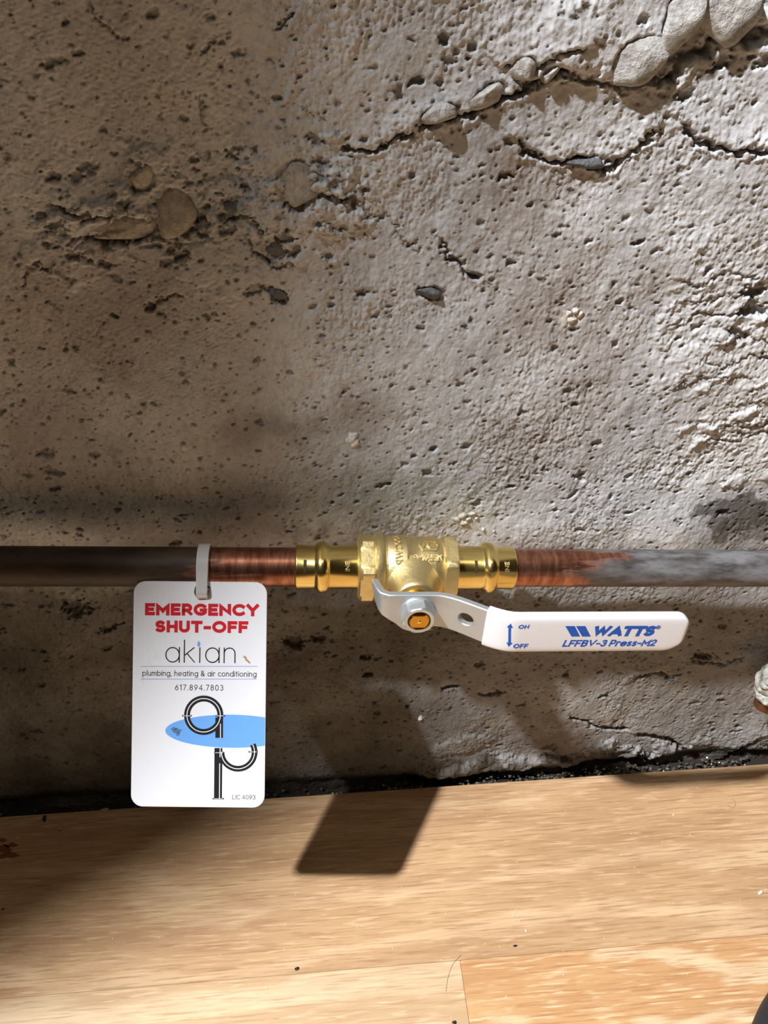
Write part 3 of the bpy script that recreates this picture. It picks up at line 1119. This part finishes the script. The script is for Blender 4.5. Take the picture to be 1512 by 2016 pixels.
for sl, xs in ((left_sleeve, -42.8), (right_sleeve, 25.9)):
    pr = Print()
    pr.stroke([(0, q) for q in np.linspace(-2.6, 2.6, 15)], 1.15)
    pr.build('slot', M['groove'], sl, wrap(9.13, xs, -0.03), 0.06)
for sl, xs in ((left_sleeve, -26.0), (right_sleeve, 38.7)):
    pr = Print().text('INE', -2.0, -0.9, 2.0, 1.8, 0.16)
    rot = lambda x, y, h, xs=xs: wrap(9.1, xs, -0.04)(-y, x, h)
    pr.build('stamped_mark', M['cast'], sl, rot, 0.04)

# hexagon union nut on the left, flange ring, cast body, hexagon end on the right
V, Fc = lathe_x([(-21.6, 9.0), (-21.6, 11.6), (-20.9, 12.9), (-20.1, 14.6), (-15.7, 14.6), (-14.9, 13.0), (-14.9, 9)], 96, lambda x, r, t: min(r, hexr(25.2, t, 0.62, 14.2)))
sharp(mesh('hexagon_nut', V, Fc, M['cast'], valve), 22)
V, Fc = lathe_x([(-15.1, 10), (-15.1, 13.2), (-14.5, 14.0), (-12.1, 14.1), (-11.3, 13.5), (-11.0, 12.9), (-10.3, 12.9), (-10.3, 10)], 80)
sharp(mesh('collar', V, Fc, M['cast'], valve), 40)
body = [(-10.5, 8), (-10.5, 12.4), (-9.7, 13.0), (-2.7, 13.25), (-2.0, 13.25), (-1.4, 12.7), (3.3, 12.85), (8.3, 12.8), (10.9, 12.5), (12.7, 11.8), (13.5, 11.5), (13.9, 11.5)]
V, Fc = lathe_x(body, 96)
n_body = len(body)
sharp(mesh('valve_body', V, Fc, M['cast'], valve), 50)
V, Fc = lathe_x([(12.5, 9), (12.5, 11.9), (13.2, 13.6), (13.9, 14.6), (17.5, 14.6), (18.2, 13.4), (18.4, 9.0)], 96, lambda x, r, t: min(r, hexr(25.0, t, 0.35, 14.0)))
sharp(mesh('hexagon_end', V, Fc, M['cast'], valve), 22)


def lathe_s(prof, n=64, rad=None):
    """Revolve (s, r) about the stem axis (local -y)."""
    V, Fc = lathe_x(prof, n, rad)
    return [(b, -a, c) for a, b, c in V], Fc


# boss with a flared foot that follows the body
n = 72
V, Fc = [], []
rings = [(0.0, 11.2), (0.16, 10.0), (0.34, 9.0), (0.6, 8.3), (0.85, 8.1), (0.97, 7.7), (1.0, 7.1)]
for q, r in rings:
    for k in range(n):
        t = 2 * math.pi * k / n
        x, z = r * math.cos(t), r * math.sin(t)
        foot = math.sqrt(max(12.75 ** 2 - z * z, 0)) - 0.35
        s_ = foot + (21.5 - foot) * q
        V.append((x, -s_, z))
for i in range(len(rings) - 1):
    for k in range(n):
        a, b = i * n + k, i * n + (k + 1) % n
        Fc.append((a, b, b + n, a + n))
Fc.append(tuple(range((len(rings) - 1) * n, len(rings) * n)))
sharp(mesh('stem_boss', V, Fc, M['cast'], valve), 55)
V, Fc = lathe_s([(20.5, 5.6), (23.6, 5.6), (24.2, 5.0), (24.4, 4.0)], 48)
sharp(mesh('packing_nut', V, Fc, M['stem'], valve), 40)
flat = lambda x, r, t: min(r, 2.75 / max(abs(math.sin(t)), 1e-3))
V, Fc = lathe_s([(22.0, 3.9), (33.5, 3.9), (34.0, 3.5)], 64, flat)
stem = mesh('stem', V, Fc, M['stem'], valve)
sharp(stem, 30)
V, Fc = lathe_s([(33.9, 0.9), (34.1, 0.7), (34.15, 0.05)], 20)
mesh('centre_dimple', V, Fc, M['brass'], stem, True)

# raised casting marks on the body (they read upside down, as the body is mounted turned over)
up = lambda x, y, h: wrap(12.95, 0, 0.0)(x, y, h)
Print().text('NSF61-G', 0, 0, 11.5, 2.7, 0.20, track=0.1).build('raised_lettering', M['cast'], valve, lambda x, y, h: up(11.3 - x, 5.2 - y, h), 0.32)
dm = Print()
dm.stroke([(0, 0), (5.4, 0), (6.4, 2.6), (5.4, 5.2), (0, 5.2), (-1.0, 2.6), (0, 0)], 0.55)
dm.text('FM', 0.2, 1.2, 5.2, 2.8, 0.2)
dm.build('raised_mark', M['cast'], valve, lambda x, y, h: up(9.2 - x, 12.4 - y, h), 0.32)
Print().text('600CWP', 0, 0, 16, 3.0, 0.19, track=0.22).build('raised_lettering', M['cast'], valve, lambda x, y, h: wrap(13.25)(-4.4 - y, 17.2 - x, h), 0.32)
dash = Print()
dash.stroke([(0, 0), (1.6, 0.5)], 0.45)
dash.build('raised_mark', M['cast'], valve, lambda x, y, h: up(2.2 + x, -0.6 + y, h), 0.3)


# lever: pressed plate, cranked outwards, with a stop tab turned back on the left
def lever_s(x):
    return 26.4 + 12.8 * smooth(6.0, 36.0, x)


def lever_map(x, t, h):
    """Flat pattern (x, t) to valve space; h is height above the plate's mid plane."""
    if x >= -10.5:
        e = 0.05
        sl = (lever_s(x + e) - lever_s(x - e)) / (2 * e)
        nx, ns = -sl, 1.0
        q = math.hypot(nx, ns)
        return (x + h * nx / q, -(lever_s(x) + h * ns / q), t)
    R = 4.2
    a = (-10.5 - x) / R
    am = math.radians(78)
    ex = 0.0
    if a > am:
        ex, a = (a - am) * R, am
    X = -10.5 - R * math.sin(a) - ex * math.cos(a)
    S = 26.4 - R * (1 - math.cos(a)) - ex * math.sin(a)
    return (X - h * math.sin(a), -(S + h * math.cos(a)), t)


out = [(-22.4, 7.4), (-22.9, 6.4), (-22.4, 4.6), (-19.5, 3.2), (-16.0, 0.6), (-13.0, -2.6), (-10.5, -4.6), (-8.2, -6.2), (-6.8, -7.6), (-5.0, -9.2), (-2.5, -10.2), (0.5, -10.4), (3.5, -10.1), (5.6, -9.8), (6.2, -8.6), (7.4, -7.7), (10, -7.6)]
out += [(x, -7.6 - 1.2 * (x - 10) / 30) for x in range(13, 41, 3)] + [(40.5, -8.8), (40.5, 7.6)] + [(x, 7.6) for x in range(37, -22, -3)]
hole = [(18.6 + 2.6 * math.cos(t), -0.2 + 2.6 * math.sin(t)) for t in np.linspace(0, 2 * math.pi, 24, endpoint=False)]


def inside(p, poly):
    c = False
    for i in range(len(poly)):
        (x0, y0), (x1, y1) = poly[i - 1], poly[i]
        if (y0 > p[1]) != (y1 > p[1]) and p[0] < (x1 - x0) * (p[1] - y0) / (y1 - y0) + x0:
            c = not c
    return c


pts = [Vector(p) for p in out] + [Vector(p) for p in hole]
no, nh = len(out), len(hole)
edges = [(i, (i + 1) % no) for i in range(no)] + [(no + i, no + (i + 1) % nh) for i in range(nh)]
for x in np.arange(-22, 40, 1.5):
    for t in np.arange(-9, 8, 2.0):
        if inside((x, t), out) and math.hypot(x - 18.6, t + 0.2) > 3.4 and min(math.hypot(x - a, t - b) for a, b in out) > 1.0:
            pts.append(Vector((x, t)))
v2, e2, f2, *_ = delaunay_2d_cdt(pts, edges, [], 1, 1e-4)
f2 = [q for q in f2 if math.hypot(sum(v2[i].x for i in q) / 3 - 18.6, sum(v2[i].y for i in q) / 3 + 0.2) > 2.55]
HT = 1.35
nv2 = len(v2)
V = [lever_map(v.x, v.y, HT) for v in v2] + [lever_map(v.x, v.y, -HT) for v in v2]
Fc = [tuple(q) for q in f2] + [tuple(i + nv2 for i in reversed(q)) for q in f2]
cnt = {}
for q in f2:
    for i in range(3):
        a, b = q[i], q[(i + 1) % 3]
        cnt[(a, b)] = 1
for (a, b) in list(cnt):
    if (b, a) not in cnt:
        Fc.append((b, a, a + nv2, b + nv2))
lever = mesh('lever', V, Fc, M['zinc'], valve)
bevel(lever, 0.45, 2, 45)
sharp(lever, 40)
lever['label'] = 'bare zinc lever plate with a hole and a turned-up stop'

V, Fc = lathe_s([(27.7, 6.9), (28.3, 6.9), (28.8, 6.6)], 48)
sharp(mesh('washer', V, Fc, M['nut'], valve), 40)
# hexagon nut with an open, chamfered top round the stem
V, Fc = lathe_s([(28.7, 6.9), (32.1, 6.9), (33.1, 6.3), (33.6, 5.6), (33.5, 4.4), (32.7, 4.15), (31.0, 4.1)], 72, lambda x, r, t: min(r, hexr(11.6, t, 0.25, 6.8)) if r > 5.0 else r)
sharp(mesh('lever_nut', V, Fc, M['nut'], valve), 22)

# vinyl grip, lofted along the lever
GX0, GX1 = 25.2, 102.2
gs, V, Fc = [], [], []
xs = list(np.linspace(GX0, GX1 - 10, 40)) + list(GX1 - 10 + 10 * np.sin(np.linspace(0, math.pi / 2, 22))[1:])
NS = 40
for x in xs:
    d_top, d_bot = 0.0, 0.0
    e = GX1 - x
    if e < 5.5:
        d_top = 5.5 - math.sqrt(max(5.5 ** 2 - (5.5 - e) ** 2, 0))
    if e < 8.5:
        d_bot = 8.5 - math.sqrt(max(8.5 ** 2 - (8.5 - e) ** 2, 0))
    lo_, hi_ = -9.3 + d_bot, 8.2 - d_top
    tt = 2.25 * (1.0 if e > 2.2 else math.sqrt(max(1 - ((2.2 - e) / 2.2) ** 2, 0.02)))
    for k in range(NS):
        t = 2 * math.pi * k / NS
        c, s_ = math.cos(t), math.sin(t)
        w = (hi_ - lo_) / 2
        ez = 2 / max(2.0, 2 * w / max(tt, .2))
        tz = (hi_ + lo_) / 2 + w * math.copysign(abs(c) ** 0.30, c)
        V.append(lever_map(float(x), tz, tt * math.copysign(abs(s_) ** 0.45, s_)))
for i in range(len(xs) - 1):
    for k in range(NS):
        a, b = i * NS + k, i * NS + (k + 1) % NS
        Fc.append((a, a + NS, b + NS, b))
Fc += [tuple(range(NS)), tuple(reversed(range((len(xs) - 1) * NS, len(xs) * NS)))]
grip = mesh('grip', V, Fc, M['grip'], valve)
sharp(grip, 50)
grip['label'] = 'white vinyl grip with blue print'

PS = lever_s(60) + 2.25
onG = lambda x, y, h: lever_map(x, y, 2.25 + 0.05 + h)


def gtext(name, txt, px0, py0, px1, py1, weight, shear, **kw):
    """Print txt on the grip between its base line start (px0, py0), end (px1) and cap line py1, all read off the photograph."""
    x0, t0_ = vloc(px0, py0, PS)
    x1, _ = vloc(px1, py0, PS)
    _, t1_ = vloc(px0, py1, PS)
    return Print().text(txt, x0, t0_, x1 - shear * (t1_ - t0_), t1_ - t0_, weight, shear, **kw).build(name, M['blue'], grip, onG)


gtext('lettering', 'ON', 1020, 1238, 1041, 1230, 0.22, 0.1)
gtext('lettering', 'OFF', 1010, 1276, 1039, 1267.5, 0.22, 0.1)
gtext('lettering', 'LFFBV-3 Press-M2', 1106, 1273, 1291, 1260, 0.20, 0.22, track=0.10)
gtext('lettering', 'WATTS', 1163, 1253, 1288, 1232.5, 0.29, 0.18, track=0.0)
lg = Print()


def gp(px, py):
    return vloc(px, py, PS)


for dx in (0, 21.0):           # two slanted bars, then the word
    lg.poly([gp(1113 + dx, 1232.5), gp(1131.5 + dx, 1232.5), gp(1142 + dx, 1253), gp(1125 + dx, 1253)])
lg.build('printed_mark', M['blue'], grip, onG)
lg = Print()
c0, c1 = gp(1296, 1235), gp(1302, 1229)
rr = abs(c1[0] - c0[0])
lg.stroke([(c0[0] + rr * math.cos(t), c0[1] + rr * math.sin(t)) for t in np.linspace(0, 2 * math.pi, 25)], 0.22)
lg.text('R', c0[0] - 0.5, c0[1] - 0.65, c0[0] + 0.5, 1.3, 0.2)
lg.build('printed_mark', M['blue'], grip, onG)
lg = Print()
a0, a1 = gp(1008.5, 1229), gp(1003.5, 1274)
lg.stroke([(a0[0] - .1, a0[1] - 1.5), (a1[0] + .1, a1[1] + 1.5)], 0.85)
for (x, t), d in ((a0, -1), (a1, 1)):
    lg.poly([(x, t), (x - 1.0 * d, t + 2.0 * d), (x + 1.0 * d, t + 2.0 * d)])
lg.build('arrow', M['blue'], grip, onG)

# ------------------------------------------------------------------ tag
TLc, TRc = at_depth(268, 1145, 299.6), at_depth(531, 1145, 299.6)
BLc, BRc = at_depth(259, 1588, 298.5), at_depth(520, 1588, 298.5)
TX = unit((TRc - TLc) + (BRc - BLc))
TYv = (TLc + TRc) / 2 - (BLc + BRc) / 2
TX = unit(TX - 0.5 * TYv * np.dot(TYv, TX) / np.dot(TYv, TYv))
TY = unit(TYv - TX * np.dot(TYv, TX))
TN = np.cross(TX, TY)
TO = (BLc + BRc) / 2
TW = (np.linalg.norm(TRc - TLc) + np.linalg.norm(BRc - BLc)) / 4
THt = float(np.dot((TLc + TRc) / 2 - TO, TY))
TM = frame(TO, TX, -TN, TY)                              # tag space: x across, -y towards the reader, z up; origin at its lower edge


def tloc(px, py):
    q = hit(px, py, TO, TN) - TO
    return float(np.dot(q, TX)), float(np.dot(q, TY))


card = thing('hang_tag', 'white plastic emergency tag hanging off the left pipe, red heading and black print', 'tag', TM)
hx, hz = tloc(399, 1160)
CR = 4.6
o2 = []
for cx, cz, a0_ in ((TW - CR, THt - CR, 0), (-TW + CR, THt - CR, 90), (-TW + CR, CR, 180), (TW - CR, CR, 270)):
    o2 += [(x, z) for x, z in arc(cx, cz, CR, CR, a0_, a0_ + 90, 8)]
RH = 3.3
hz = min(hz, THt - RH - 0.5)
h2 = [(hx + RH * math.cos(t), hz + RH * math.sin(t)) for t in np.linspace(0, 2 * math.pi, 28, endpoint=False)]
pts = [Vector(p) for p in o2 + h2]
a_, b_ = len(o2), len(h2)
v2, e2, f2, *_ = delaunay_2d_cdt(pts, [(i, (i + 1) % a_) for i in range(a_)] + [(a_ + i, a_ + (i + 1) % b_) for i in range(b_)], [], 1, 1e-4)
f2 = [q for q in f2 if math.hypot(sum(v2[i].x for i in q) / 3 - hx, sum(v2[i].y for i in q) / 3 - hz) > RH * 0.97]
nv2 = len(v2)
TT = 0.4
V = [(v.x, -TT, v.y) for v in v2] + [(v.x, TT, v.y) for v in v2]
Fc = [tuple(q) for q in f2] + [tuple(i + nv2 for i in reversed(q)) for q in f2]
cnt = {(q[i], q[(i + 1) % 3]) for q in f2 for i in range(3)}
for a, b in cnt:
    if (b, a) not in cnt:
        Fc.append((b, a, a + nv2, b + nv2))
sharp(mesh('card', V, Fc, M['tag'], card), 40)


def onT(level):
    return lambda x, y, h: (x, -TT - 0.03 * level - h, y)


def ttext(txt, px0, base, px1, cap, weight, mat, name='lettering', **kw):
    """Base line and cap line are picture rows; the card is square to the lens, so they turn straight into card heights."""
    x0, z0 = tloc(px0, base)
    x1, _ = tloc(px1, base)
    _, z1 = tloc(px0, cap)
    return Print().text(txt, x0, z0, x1, z1 - z0, weight, **kw).build(name, M[mat], card, onT(1))


ttext('EMERGENCY', 286, 1211, 510, 1187, 0.285, 'red', track=0.10)
ttext('SHUT-OFF', 306, 1244.5, 489, 1221, 0.285, 'red', track=0.10)
ttext('akian', 325, 1304, 464, 1261, 0.052, 'black', track=0.20, dotless=True)
dp = Print()
x, z = tloc(392, 1268)
s1 = tloc(397, 1268)[0] - x
dp.poly([(x + s1 * .62 * math.cos(t) * (1 if math.sin(t) < 0.2 else 1 - 0.75 * (math.sin(t) - .2)), z + s1 * (1.0 * math.sin(t) if math.sin(t) < 0 else 1.35 * math.sin(t))) for t in np.linspace(0, 2 * math.pi, 28, endpoint=False)])
dp.build('printed_mark', M['sky_blue'], card, onT(1))
ttext('plumbing, heating & air conditioning', 281, 1330, 505, 1319, 0.115, 'black', track=0.17, space=0.42)
ttext('617.894.7803', 345, 1358.5, 440, 1347, 0.11, 'black', track=0.30)
ttext('LIC 4093', 458, 1573, 503, 1564, 0.10, 'black', track=0.18, space=0.30)
for yy, xa, xb in ((1311.5, 278, 507), (1336.5, 278, 506)):
    ln = Print()
    ln.stroke([tloc(xa, yy), tloc(xb, yy)], 0.22)
    ln.build('rule_line', M['rule'], card, onT(1))
ov = Print()
ex, ez = tloc(456, 1439)
ea = tloc(456 + 130, 1439)[0] - ex
eb = tloc(456, 1439 - 32.5)[1] - ez
ov.poly([(min(ex + ea * math.cos(t), TW - 0.1), ez + eb * math.sin(t)) for t in np.linspace(0, 2 * math.pi, 97)[:-1]])
ov.build('printed_oval', M['sky_blue'], card, onT(1))
# the linked pipe shapes: a ring with a tail above, a half ring with a long stand below
u1 = tloc(401, 1400)[0] - tloc(400, 1400)[0]
ring_c, half_c = tloc(401.5, 1407.5), tloc(469, 1480)
blk, wht, dbl = Print(), Print(), Print()


def circ(c, r, a0_, a1_):
    return [(c[0] + r * u1 * math.cos(math.radians(t)), c[1] + r * u1 * math.sin(math.radians(t))) for t in np.linspace(a0_, a1_, 49)]


blk.stroke(circ(ring_c, 32.8, 0, 360), 11.6 * u1)
blk.stroke([tloc(432, 1412), tloc(432, 1452)], 15 * u1)
wht.stroke(circ(ring_c, 32.8, 0, 360), 1.6 * u1)
wht.stroke([tloc(434.6, 1424), tloc(434.6, 1452)], 1.6 * u1)
blk.stroke(circ(half_c, 32.5, -180, 28), 11.2 * u1)
blk.stroke([tloc(430.5, 1472), tloc(429.5, 1571)], 15.5 * u1)
wht.stroke(circ(half_c, 32.5, -180, 27), 1.6 * u1)
wht.stroke([tloc(434, 1472), tloc(433.6, 1490)], 1.6 * u1)
wht.stroke([tloc(433, 1502), tloc(432.6, 1571)], 1.6 * u1)
for xa, xb, yy in ((359, 378, 1408.5), (425, 443.5, 1408.5), (422, 441.5, 1481), (489.5, 508, 1479.5), (419, 441, 1571.5)):
    dbl.stroke([tloc(xa, yy), tloc(xb, yy)], 2.8 * u1)
    wht.stroke([tloc(xa + 2, yy), tloc(xb - 2, yy)], 1.0 * u1)
blk.build('printed_pipe', M['black'], card, onT(2))
dbl.build('printed_band', M['black'], card, onT(3))
wht.build('printed_highlight', M['whiteink'], card, onT(4))
sm = Print()
for px, py, w, hh_, a in ((483, 1294, 4, 2.2, -.7), (487, 1300, 5, 2.0, -.6), (491, 1304, 3, 1.5, -.4)):
    c = tloc(px, py)
    sm.poly([(c[0] + u1 * (w * math.cos(t) * math.cos(a) - hh_ * math.sin(t) * math.sin(a)) * (1 + .25 * math.sin(5 * t)), c[1] + u1 * (w * math.cos(t) * math.sin(a) + hh_ * math.sin(t) * math.cos(a)) * (1 + .25 * math.sin(5 * t))) for t in np.linspace(0, 6.283, 22)[:-1]])
sm.build('smudge', M['smudge'], card, onT(1))
sm = Print()
for px, py, w, hh_ in ((349, 1438, 9, 4.5), (343, 1434, 6, 3), (351, 1444, 4, 4)):
    c = tloc(px, py)
    sm.poly([(c[0] + u1 * w * math.cos(t) * (1 + .2 * math.sin(4 * t)), c[1] + u1 * hh_ * math.sin(t) * (1 + .3 * math.sin(5 * t))) for t in np.linspace(0, 6.283, 24)[:-1]])
sm.build('smudge', M['grime'], card, onT(2))

# ------------------------------------------------------------------ cable tie through the tag, round the pipe
TIEX = vloc(396, 1105, 8.5)[0]
inv = VM.inverted()
hole_v = inv @ (TM @ (Vector((hx, 0, hz)) * K)) / K
tie = thing('cable_tie', 'cloudy white nylon cable tie looped round the left pipe and through the tag', 'cable tie', VM @ Matrix.Translation(Vector((TIEX, 0, 0)) * K))
R_ = PIPE_R + 0.85
hy, hzv = hole_v.y - 0.2, hole_v.z + 0.2
dist = math.hypot(hy, hzv)
ah = math.atan2(hzv, hy)
off = math.acos(min(1, R_ / dist))
loop = [(R_ * math.cos(t), R_ * math.sin(t)) for t in np.linspace(ah + off, ah + 2 * math.pi - off, 46)]
rt = 2.3
c_h = (hy, hzv)
loop += [(c_h[0] + rt * math.cos(t), c_h[1] + rt * math.sin(t)) for t in np.linspace(ah - off, ah + off, 10)]
V, Fc = [], []
nl = len(loop)
cy, cz = sum(p[0] for p in loop) / nl, sum(p[1] for p in loop) / nl
for i in range(nl):
    a, b = np.array(loop[i - 1]), np.array(loop[(i + 1) % nl])
    tg = unit(b - a)
    nn = np.array([tg[1], -tg[0]])
    hole_x = (hole_v.x - TIEX)
    wgt = smooth(R_ + 1, dist, math.hypot(*loop[i]))
    for w, q in ((-2.35, 0.55), (2.35, 0.55), (2.35, -0.55), (-2.35, -0.55)):
        p = np.array(loop[i]) + nn * q
        V.append((w * (1 - 0.1 * wgt) + hole_x * wgt, p[0], p[1]))
for i in range(nl):
    for k in range(4):
        a, b = i * 4 + k, i * 4 + (k + 1) % 4
        c, d = ((i + 1) % nl) * 4 + k, ((i + 1) % nl) * 4 + (k + 1) % 4
        Fc.append((a, b, d, c))
st = mesh('strap', V, Fc, M['nylon'], tie)
bevel(st, 0.3, 2, 40)
sharp(st, 40)
V, Fc = box(-4.0, 4.0, R_ - 0.8, R_ + 4.0, -9, -3)
hd = mesh('locking_head', V, Fc, M['nylon'], tie)
bevel(hd, 0.7, 3, 40)

# ------------------------------------------------------------------ corroded drain fitting at the right edge
P = at_wall(1524, 1345, -14.0)
fit = thing('drain_fitting', 'white corroded metal fitting with a brown threaded copper end at the right edge', 'fitting', Matrix.Translation(Vector(P) * K))


def lathe_z(prof, nn=40, seed=0, am=0.0):
    rr = np.random.default_rng(seed)
    ph = rr.uniform(0, 6.28, 6)
    V, Fc = lathe_x(prof, nn, lambda x, r, t: r * (1 + am * (math.sin(3 * t + ph[0] + x * .5) + math.sin(5 * t + ph[1] - x * .9) + .6 * math.sin(9 * t + ph[2] + 1.7 * x))))
    return [(b, c, a) for a, b, c in V], Fc


V, Fc = lathe_z([(-10.2, 4.6), (-9.6, 7.2), (-8, 7.6), (-5.2, 7.6), (-4.4, 6.8), (-3.0, 8.4), (1.0, 8.9), (3.0, 8.0), (5.0, 7.6), (8.0, 7.4), (10.2, 6.0), (11.6, 3.4), (12, 0.5)], 44, 3, 0.045)
mesh('fitting_body', V, Fc, M['corroded'], fit, True)
th = []
for i in range(18):
    th.append((-17.8 + i * 0.47, 5.0 + (0.4 if i % 2 else -0.3)))
V, Fc = lathe_z(th, 32)
mesh('threaded_end', V, Fc, M['thread'], fit, True)
V, Fc = lathe_x([(4, 5.0), (62, 5.0)], 24)
mesh('side_outlet', V, Fc, M['corroded'], fit, True)
V, Fc = lathe_x([(0, 5.0), (float(-P[1]) + 3.0, 5.0)], 24)
mesh('wall_shank', [(58 - b, a, c) for a, b, c in V], Fc, M['corroded'], fit, True)
for i, (a, b, c, q) in enumerate([(-7.0, -3.0, 3.0, 2.4), (-6.6, -4.0, 6.5, 2.0), (-7.6, -1.5, -1.5, 1.8), (-5.2, -5.5, -6.8, 2.2), (-6.8, -3.0, -7.0, 1.8), (-5.8, -5.0, 0.5, 1.6)]):
    blob('corrosion_lump', (q, q, q * .8), M['corroded'], fit, None, 70 + i, 0.35, 2).location = Vector((a, b, c)) * K

# ------------------------------------------------------------------ hose in the near right corner, bits on the floor
cv = [at_floor(px, py, 9.0) for px, py in ((1650, 1930), (1580, 1955), (1545, 1995), (1520, 2050), (1505, 2110), (1500, 2180))]
ho = tube('rubber_hose', cv, 8.8, 20, M['rubber'])
tag(ho, 'black rubber hose curving over the oak floor in the near right corner', 'hose')


def crumb(name, px, py, dims, mat, label, cat, seed, rz=0.0, rough_=0.4):
    c = at_floor(px, py, dims[2] * 0.7)
    mw = Matrix.Translation(Vector(c) * K) @ Matrix.Rotation(rz, 4, 'Z')
    return tag(blob(name, dims, M[mat], None, mw, seed, rough_, 2, 2.0), label, cat)


crumb('dark_chip', 584, 1907, (1.0, 0.7, 0.35), 'chip', 'small black chip lying on the open oak floor below the tag shadow', 'chip', 5, 0.3)
crumb('dark_chip', 895, 2013, (1.1, 0.6, 0.35), 'chip', 'black chip at the near edge, beside the plank end joint', 'chip', 6, 0.1)
crumb('dark_chip', 1014, 1862, (0.9, 0.5, 0.25), 'chip', 'tiny dark chip on the long seam between the planks', 'chip', 16, 0.1)
crumb('white_chip', 1497, 1757, (1.7, 0.8, 0.5), 'paper', 'cream white chip on the oak plank near the right edge', 'chip', 7, 0.6)
crumb('white_crumb', 1326, 1604, (0.5, 0.5, 0.4), 'paper', 'tiny white crumb on the plank below the grip end', 'crumb', 8)
crumb('white_crumb', 1036, 1832, (0.45, 0.6, 0.35), 'paper', 'tiny white crumb just above the long plank seam', 'crumb', 9)
crumb('wood_shaving', 117, 1633, (1.3, 1.6, 0.5), 'bark', 'curled pale wood shaving on the plank at far left', 'shaving', 10, 0.4, 0.5)
crumb('wood_shaving', 205, 1594, (2.2, 0.9, 0.7), 'bark', 'pale wood shaving at the floor edge left of the tag', 'shaving', 11, 0.2, 0.5)
sv = at_floor(656, 1563, 1.2)
tag(blob('wood_splinter', (0.5, 0.4, 1.9), M['paper'], None, Matrix.Translation(Vector(sv) * K) @ Matrix.Rotation(-0.6, 4, 'Y'), 12, 0.3, 2), 'pale wood splinter standing at the floor edge in the tag shadow', 'splinter')
crumb('black_shred', 87, 1612, (1.1, 2.4, 0.6), 'chip', 'black shred hanging over the floor edge at far left', 'shred', 13, 0.2, 0.5)


def hair(name, pp, rad, mat, label, cat):
    o = tube(name, [at_floor(px, py, rad + 0.02) for px, py in pp], rad, 6, M[mat])
    return tag(o, label, cat)


hair('hair', ((908, 1880), (892, 1898), (882, 1925), (878, 1952)), 0.07, 'chip', 'thin dark hair on the floor left of the plank end joint', 'hair')
hair('thread', ((1009, 1806), (1013, 1797), (1018, 1790)), 0.16, 'paper', 'short white thread on the oak plank below the valve grip', 'thread')
hair('hair', ((1440, 1572), (1448, 1580), (1444, 1590), (1432, 1586)), 0.06, 'chip', 'fine curled hair on the plank near the right end of the wall', 'hair')

# specks of dust on the boards, too many and too small to count
bm = bmesh.new()
for _ in range(150):
    px, py = RNG.uniform(0, 1512), RNG.uniform(1530, 2010)
    if py < 1608 - 0.069 * px + 12:
        continue
    c = at_floor(px, py, 0.12)
    r = RNG.uniform(0.12, 0.3)
    mt = Matrix.Translation(Vector(c)) @ Matrix.Rotation(RNG.uniform(0, 3), 4, 'Z') @ Matrix.Diagonal((r * RNG.uniform(1, 1.8), r, r * .6, 1))
    bmesh.ops.create_icosphere(bm, subdivisions=1, radius=1, matrix=mt)
du = bm_obj('floor_dust', bm, M['paper'], None, True)
du['kind'] = 'stuff'
tag(du, 'pale dust specks scattered over the oak planks', 'dust')
# wet grit in the gap between wall and floor
bm = bmesh.new()
for _ in range(520):
    x = RNG.uniform(20, 235) if RNG.random() < 0.85 else RNG.uniform(-200, 20)
    c = (x, -RNG.uniform(-0.5, 7.2), -7.6 + RNG.uniform(0, 5.5) * (1.0 if x > 60 else 0.4))
    r = RNG.uniform(0.4, 1.2)
    mt = Matrix.Translation(Vector(c)) @ Matrix.Rotation(RNG.uniform(0, 3), 4, 'X') @ Matrix.Rotation(RNG.uniform(0, 3), 4, 'Z') @ Matrix.Diagonal((r * RNG.uniform(.8, 1.6), r, r * .7, 1))
    bmesh.ops.create_icosphere(bm, subdivisions=1, radius=1, matrix=mt)
gr = bm_obj('grit', bm, M['grit'], None, False)
gr['kind'] = 'stuff'
tag(gr, 'wet dark grit lying in the gap between wall and floor', 'grit')

# rust-brown smear on the plank at the far left
st_ = Print()
for px, py, w, h_ in ((4, 1672, 5, 2.2), (16, 1684, 5.5, 1.6), (22, 1664, 3.5, 1.2), (6, 1790, 1.0, .6), (2, 1655, 3, 1.2)):
    c = at_floor(px, py)
    st_.poly([(c[0] + w * math.cos(t) * (1 + .25 * math.sin(4 * t + px)), c[1] + h_ * math.sin(t) * (1 + .3 * math.sin(5 * t))) for t in np.linspace(0, 6.283, 26)[:-1]])
st_.build('rust_stain', M['rust'], floor, lambda x, y, h: (x, y, 0.03))

# the bulb's socket and cord, hung from the ceiling out of the picture
lm = LAMP_AIM.to_track_quat('-Z', 'Y').to_matrix().to_4x4()
lamp = thing('hanging_lamp', 'grey reflector lamp hanging from the ceiling on a cord, up to the left', 'lamp', Matrix.Translation(Vector(LAMP) * K) @ lm)
V, Fc = lathe_z([(30, 10), (34, 20), (90, 20), (100, 8), (101, 3)], 24)
sharp(mesh('socket', V, Fc, M['lamp_metal'], lamp), 40)
V, Fc = lathe_z([(40, 22), (20, 45), (-30, 62), (-32, 63), (-30, 64), (21, 47), (42, 22)], 40)
sharp(mesh('reflector', V, Fc[:-2], M['lamp_metal'], lamp), 40)
top = np.array(LAMP) - np.array(unit(LAMP_AIM)) * 100
tag(tube('lamp_cord', [top, top + np.array([-30, -10, 60.0]), (top[0] - 30, top[1] - 10, 1900), (top[0] - 30, top[1] - 10, 2200)], 3, 8, M['lamp_metal']), 'dark cord that carries the reflector lamp from the ceiling', 'cord')
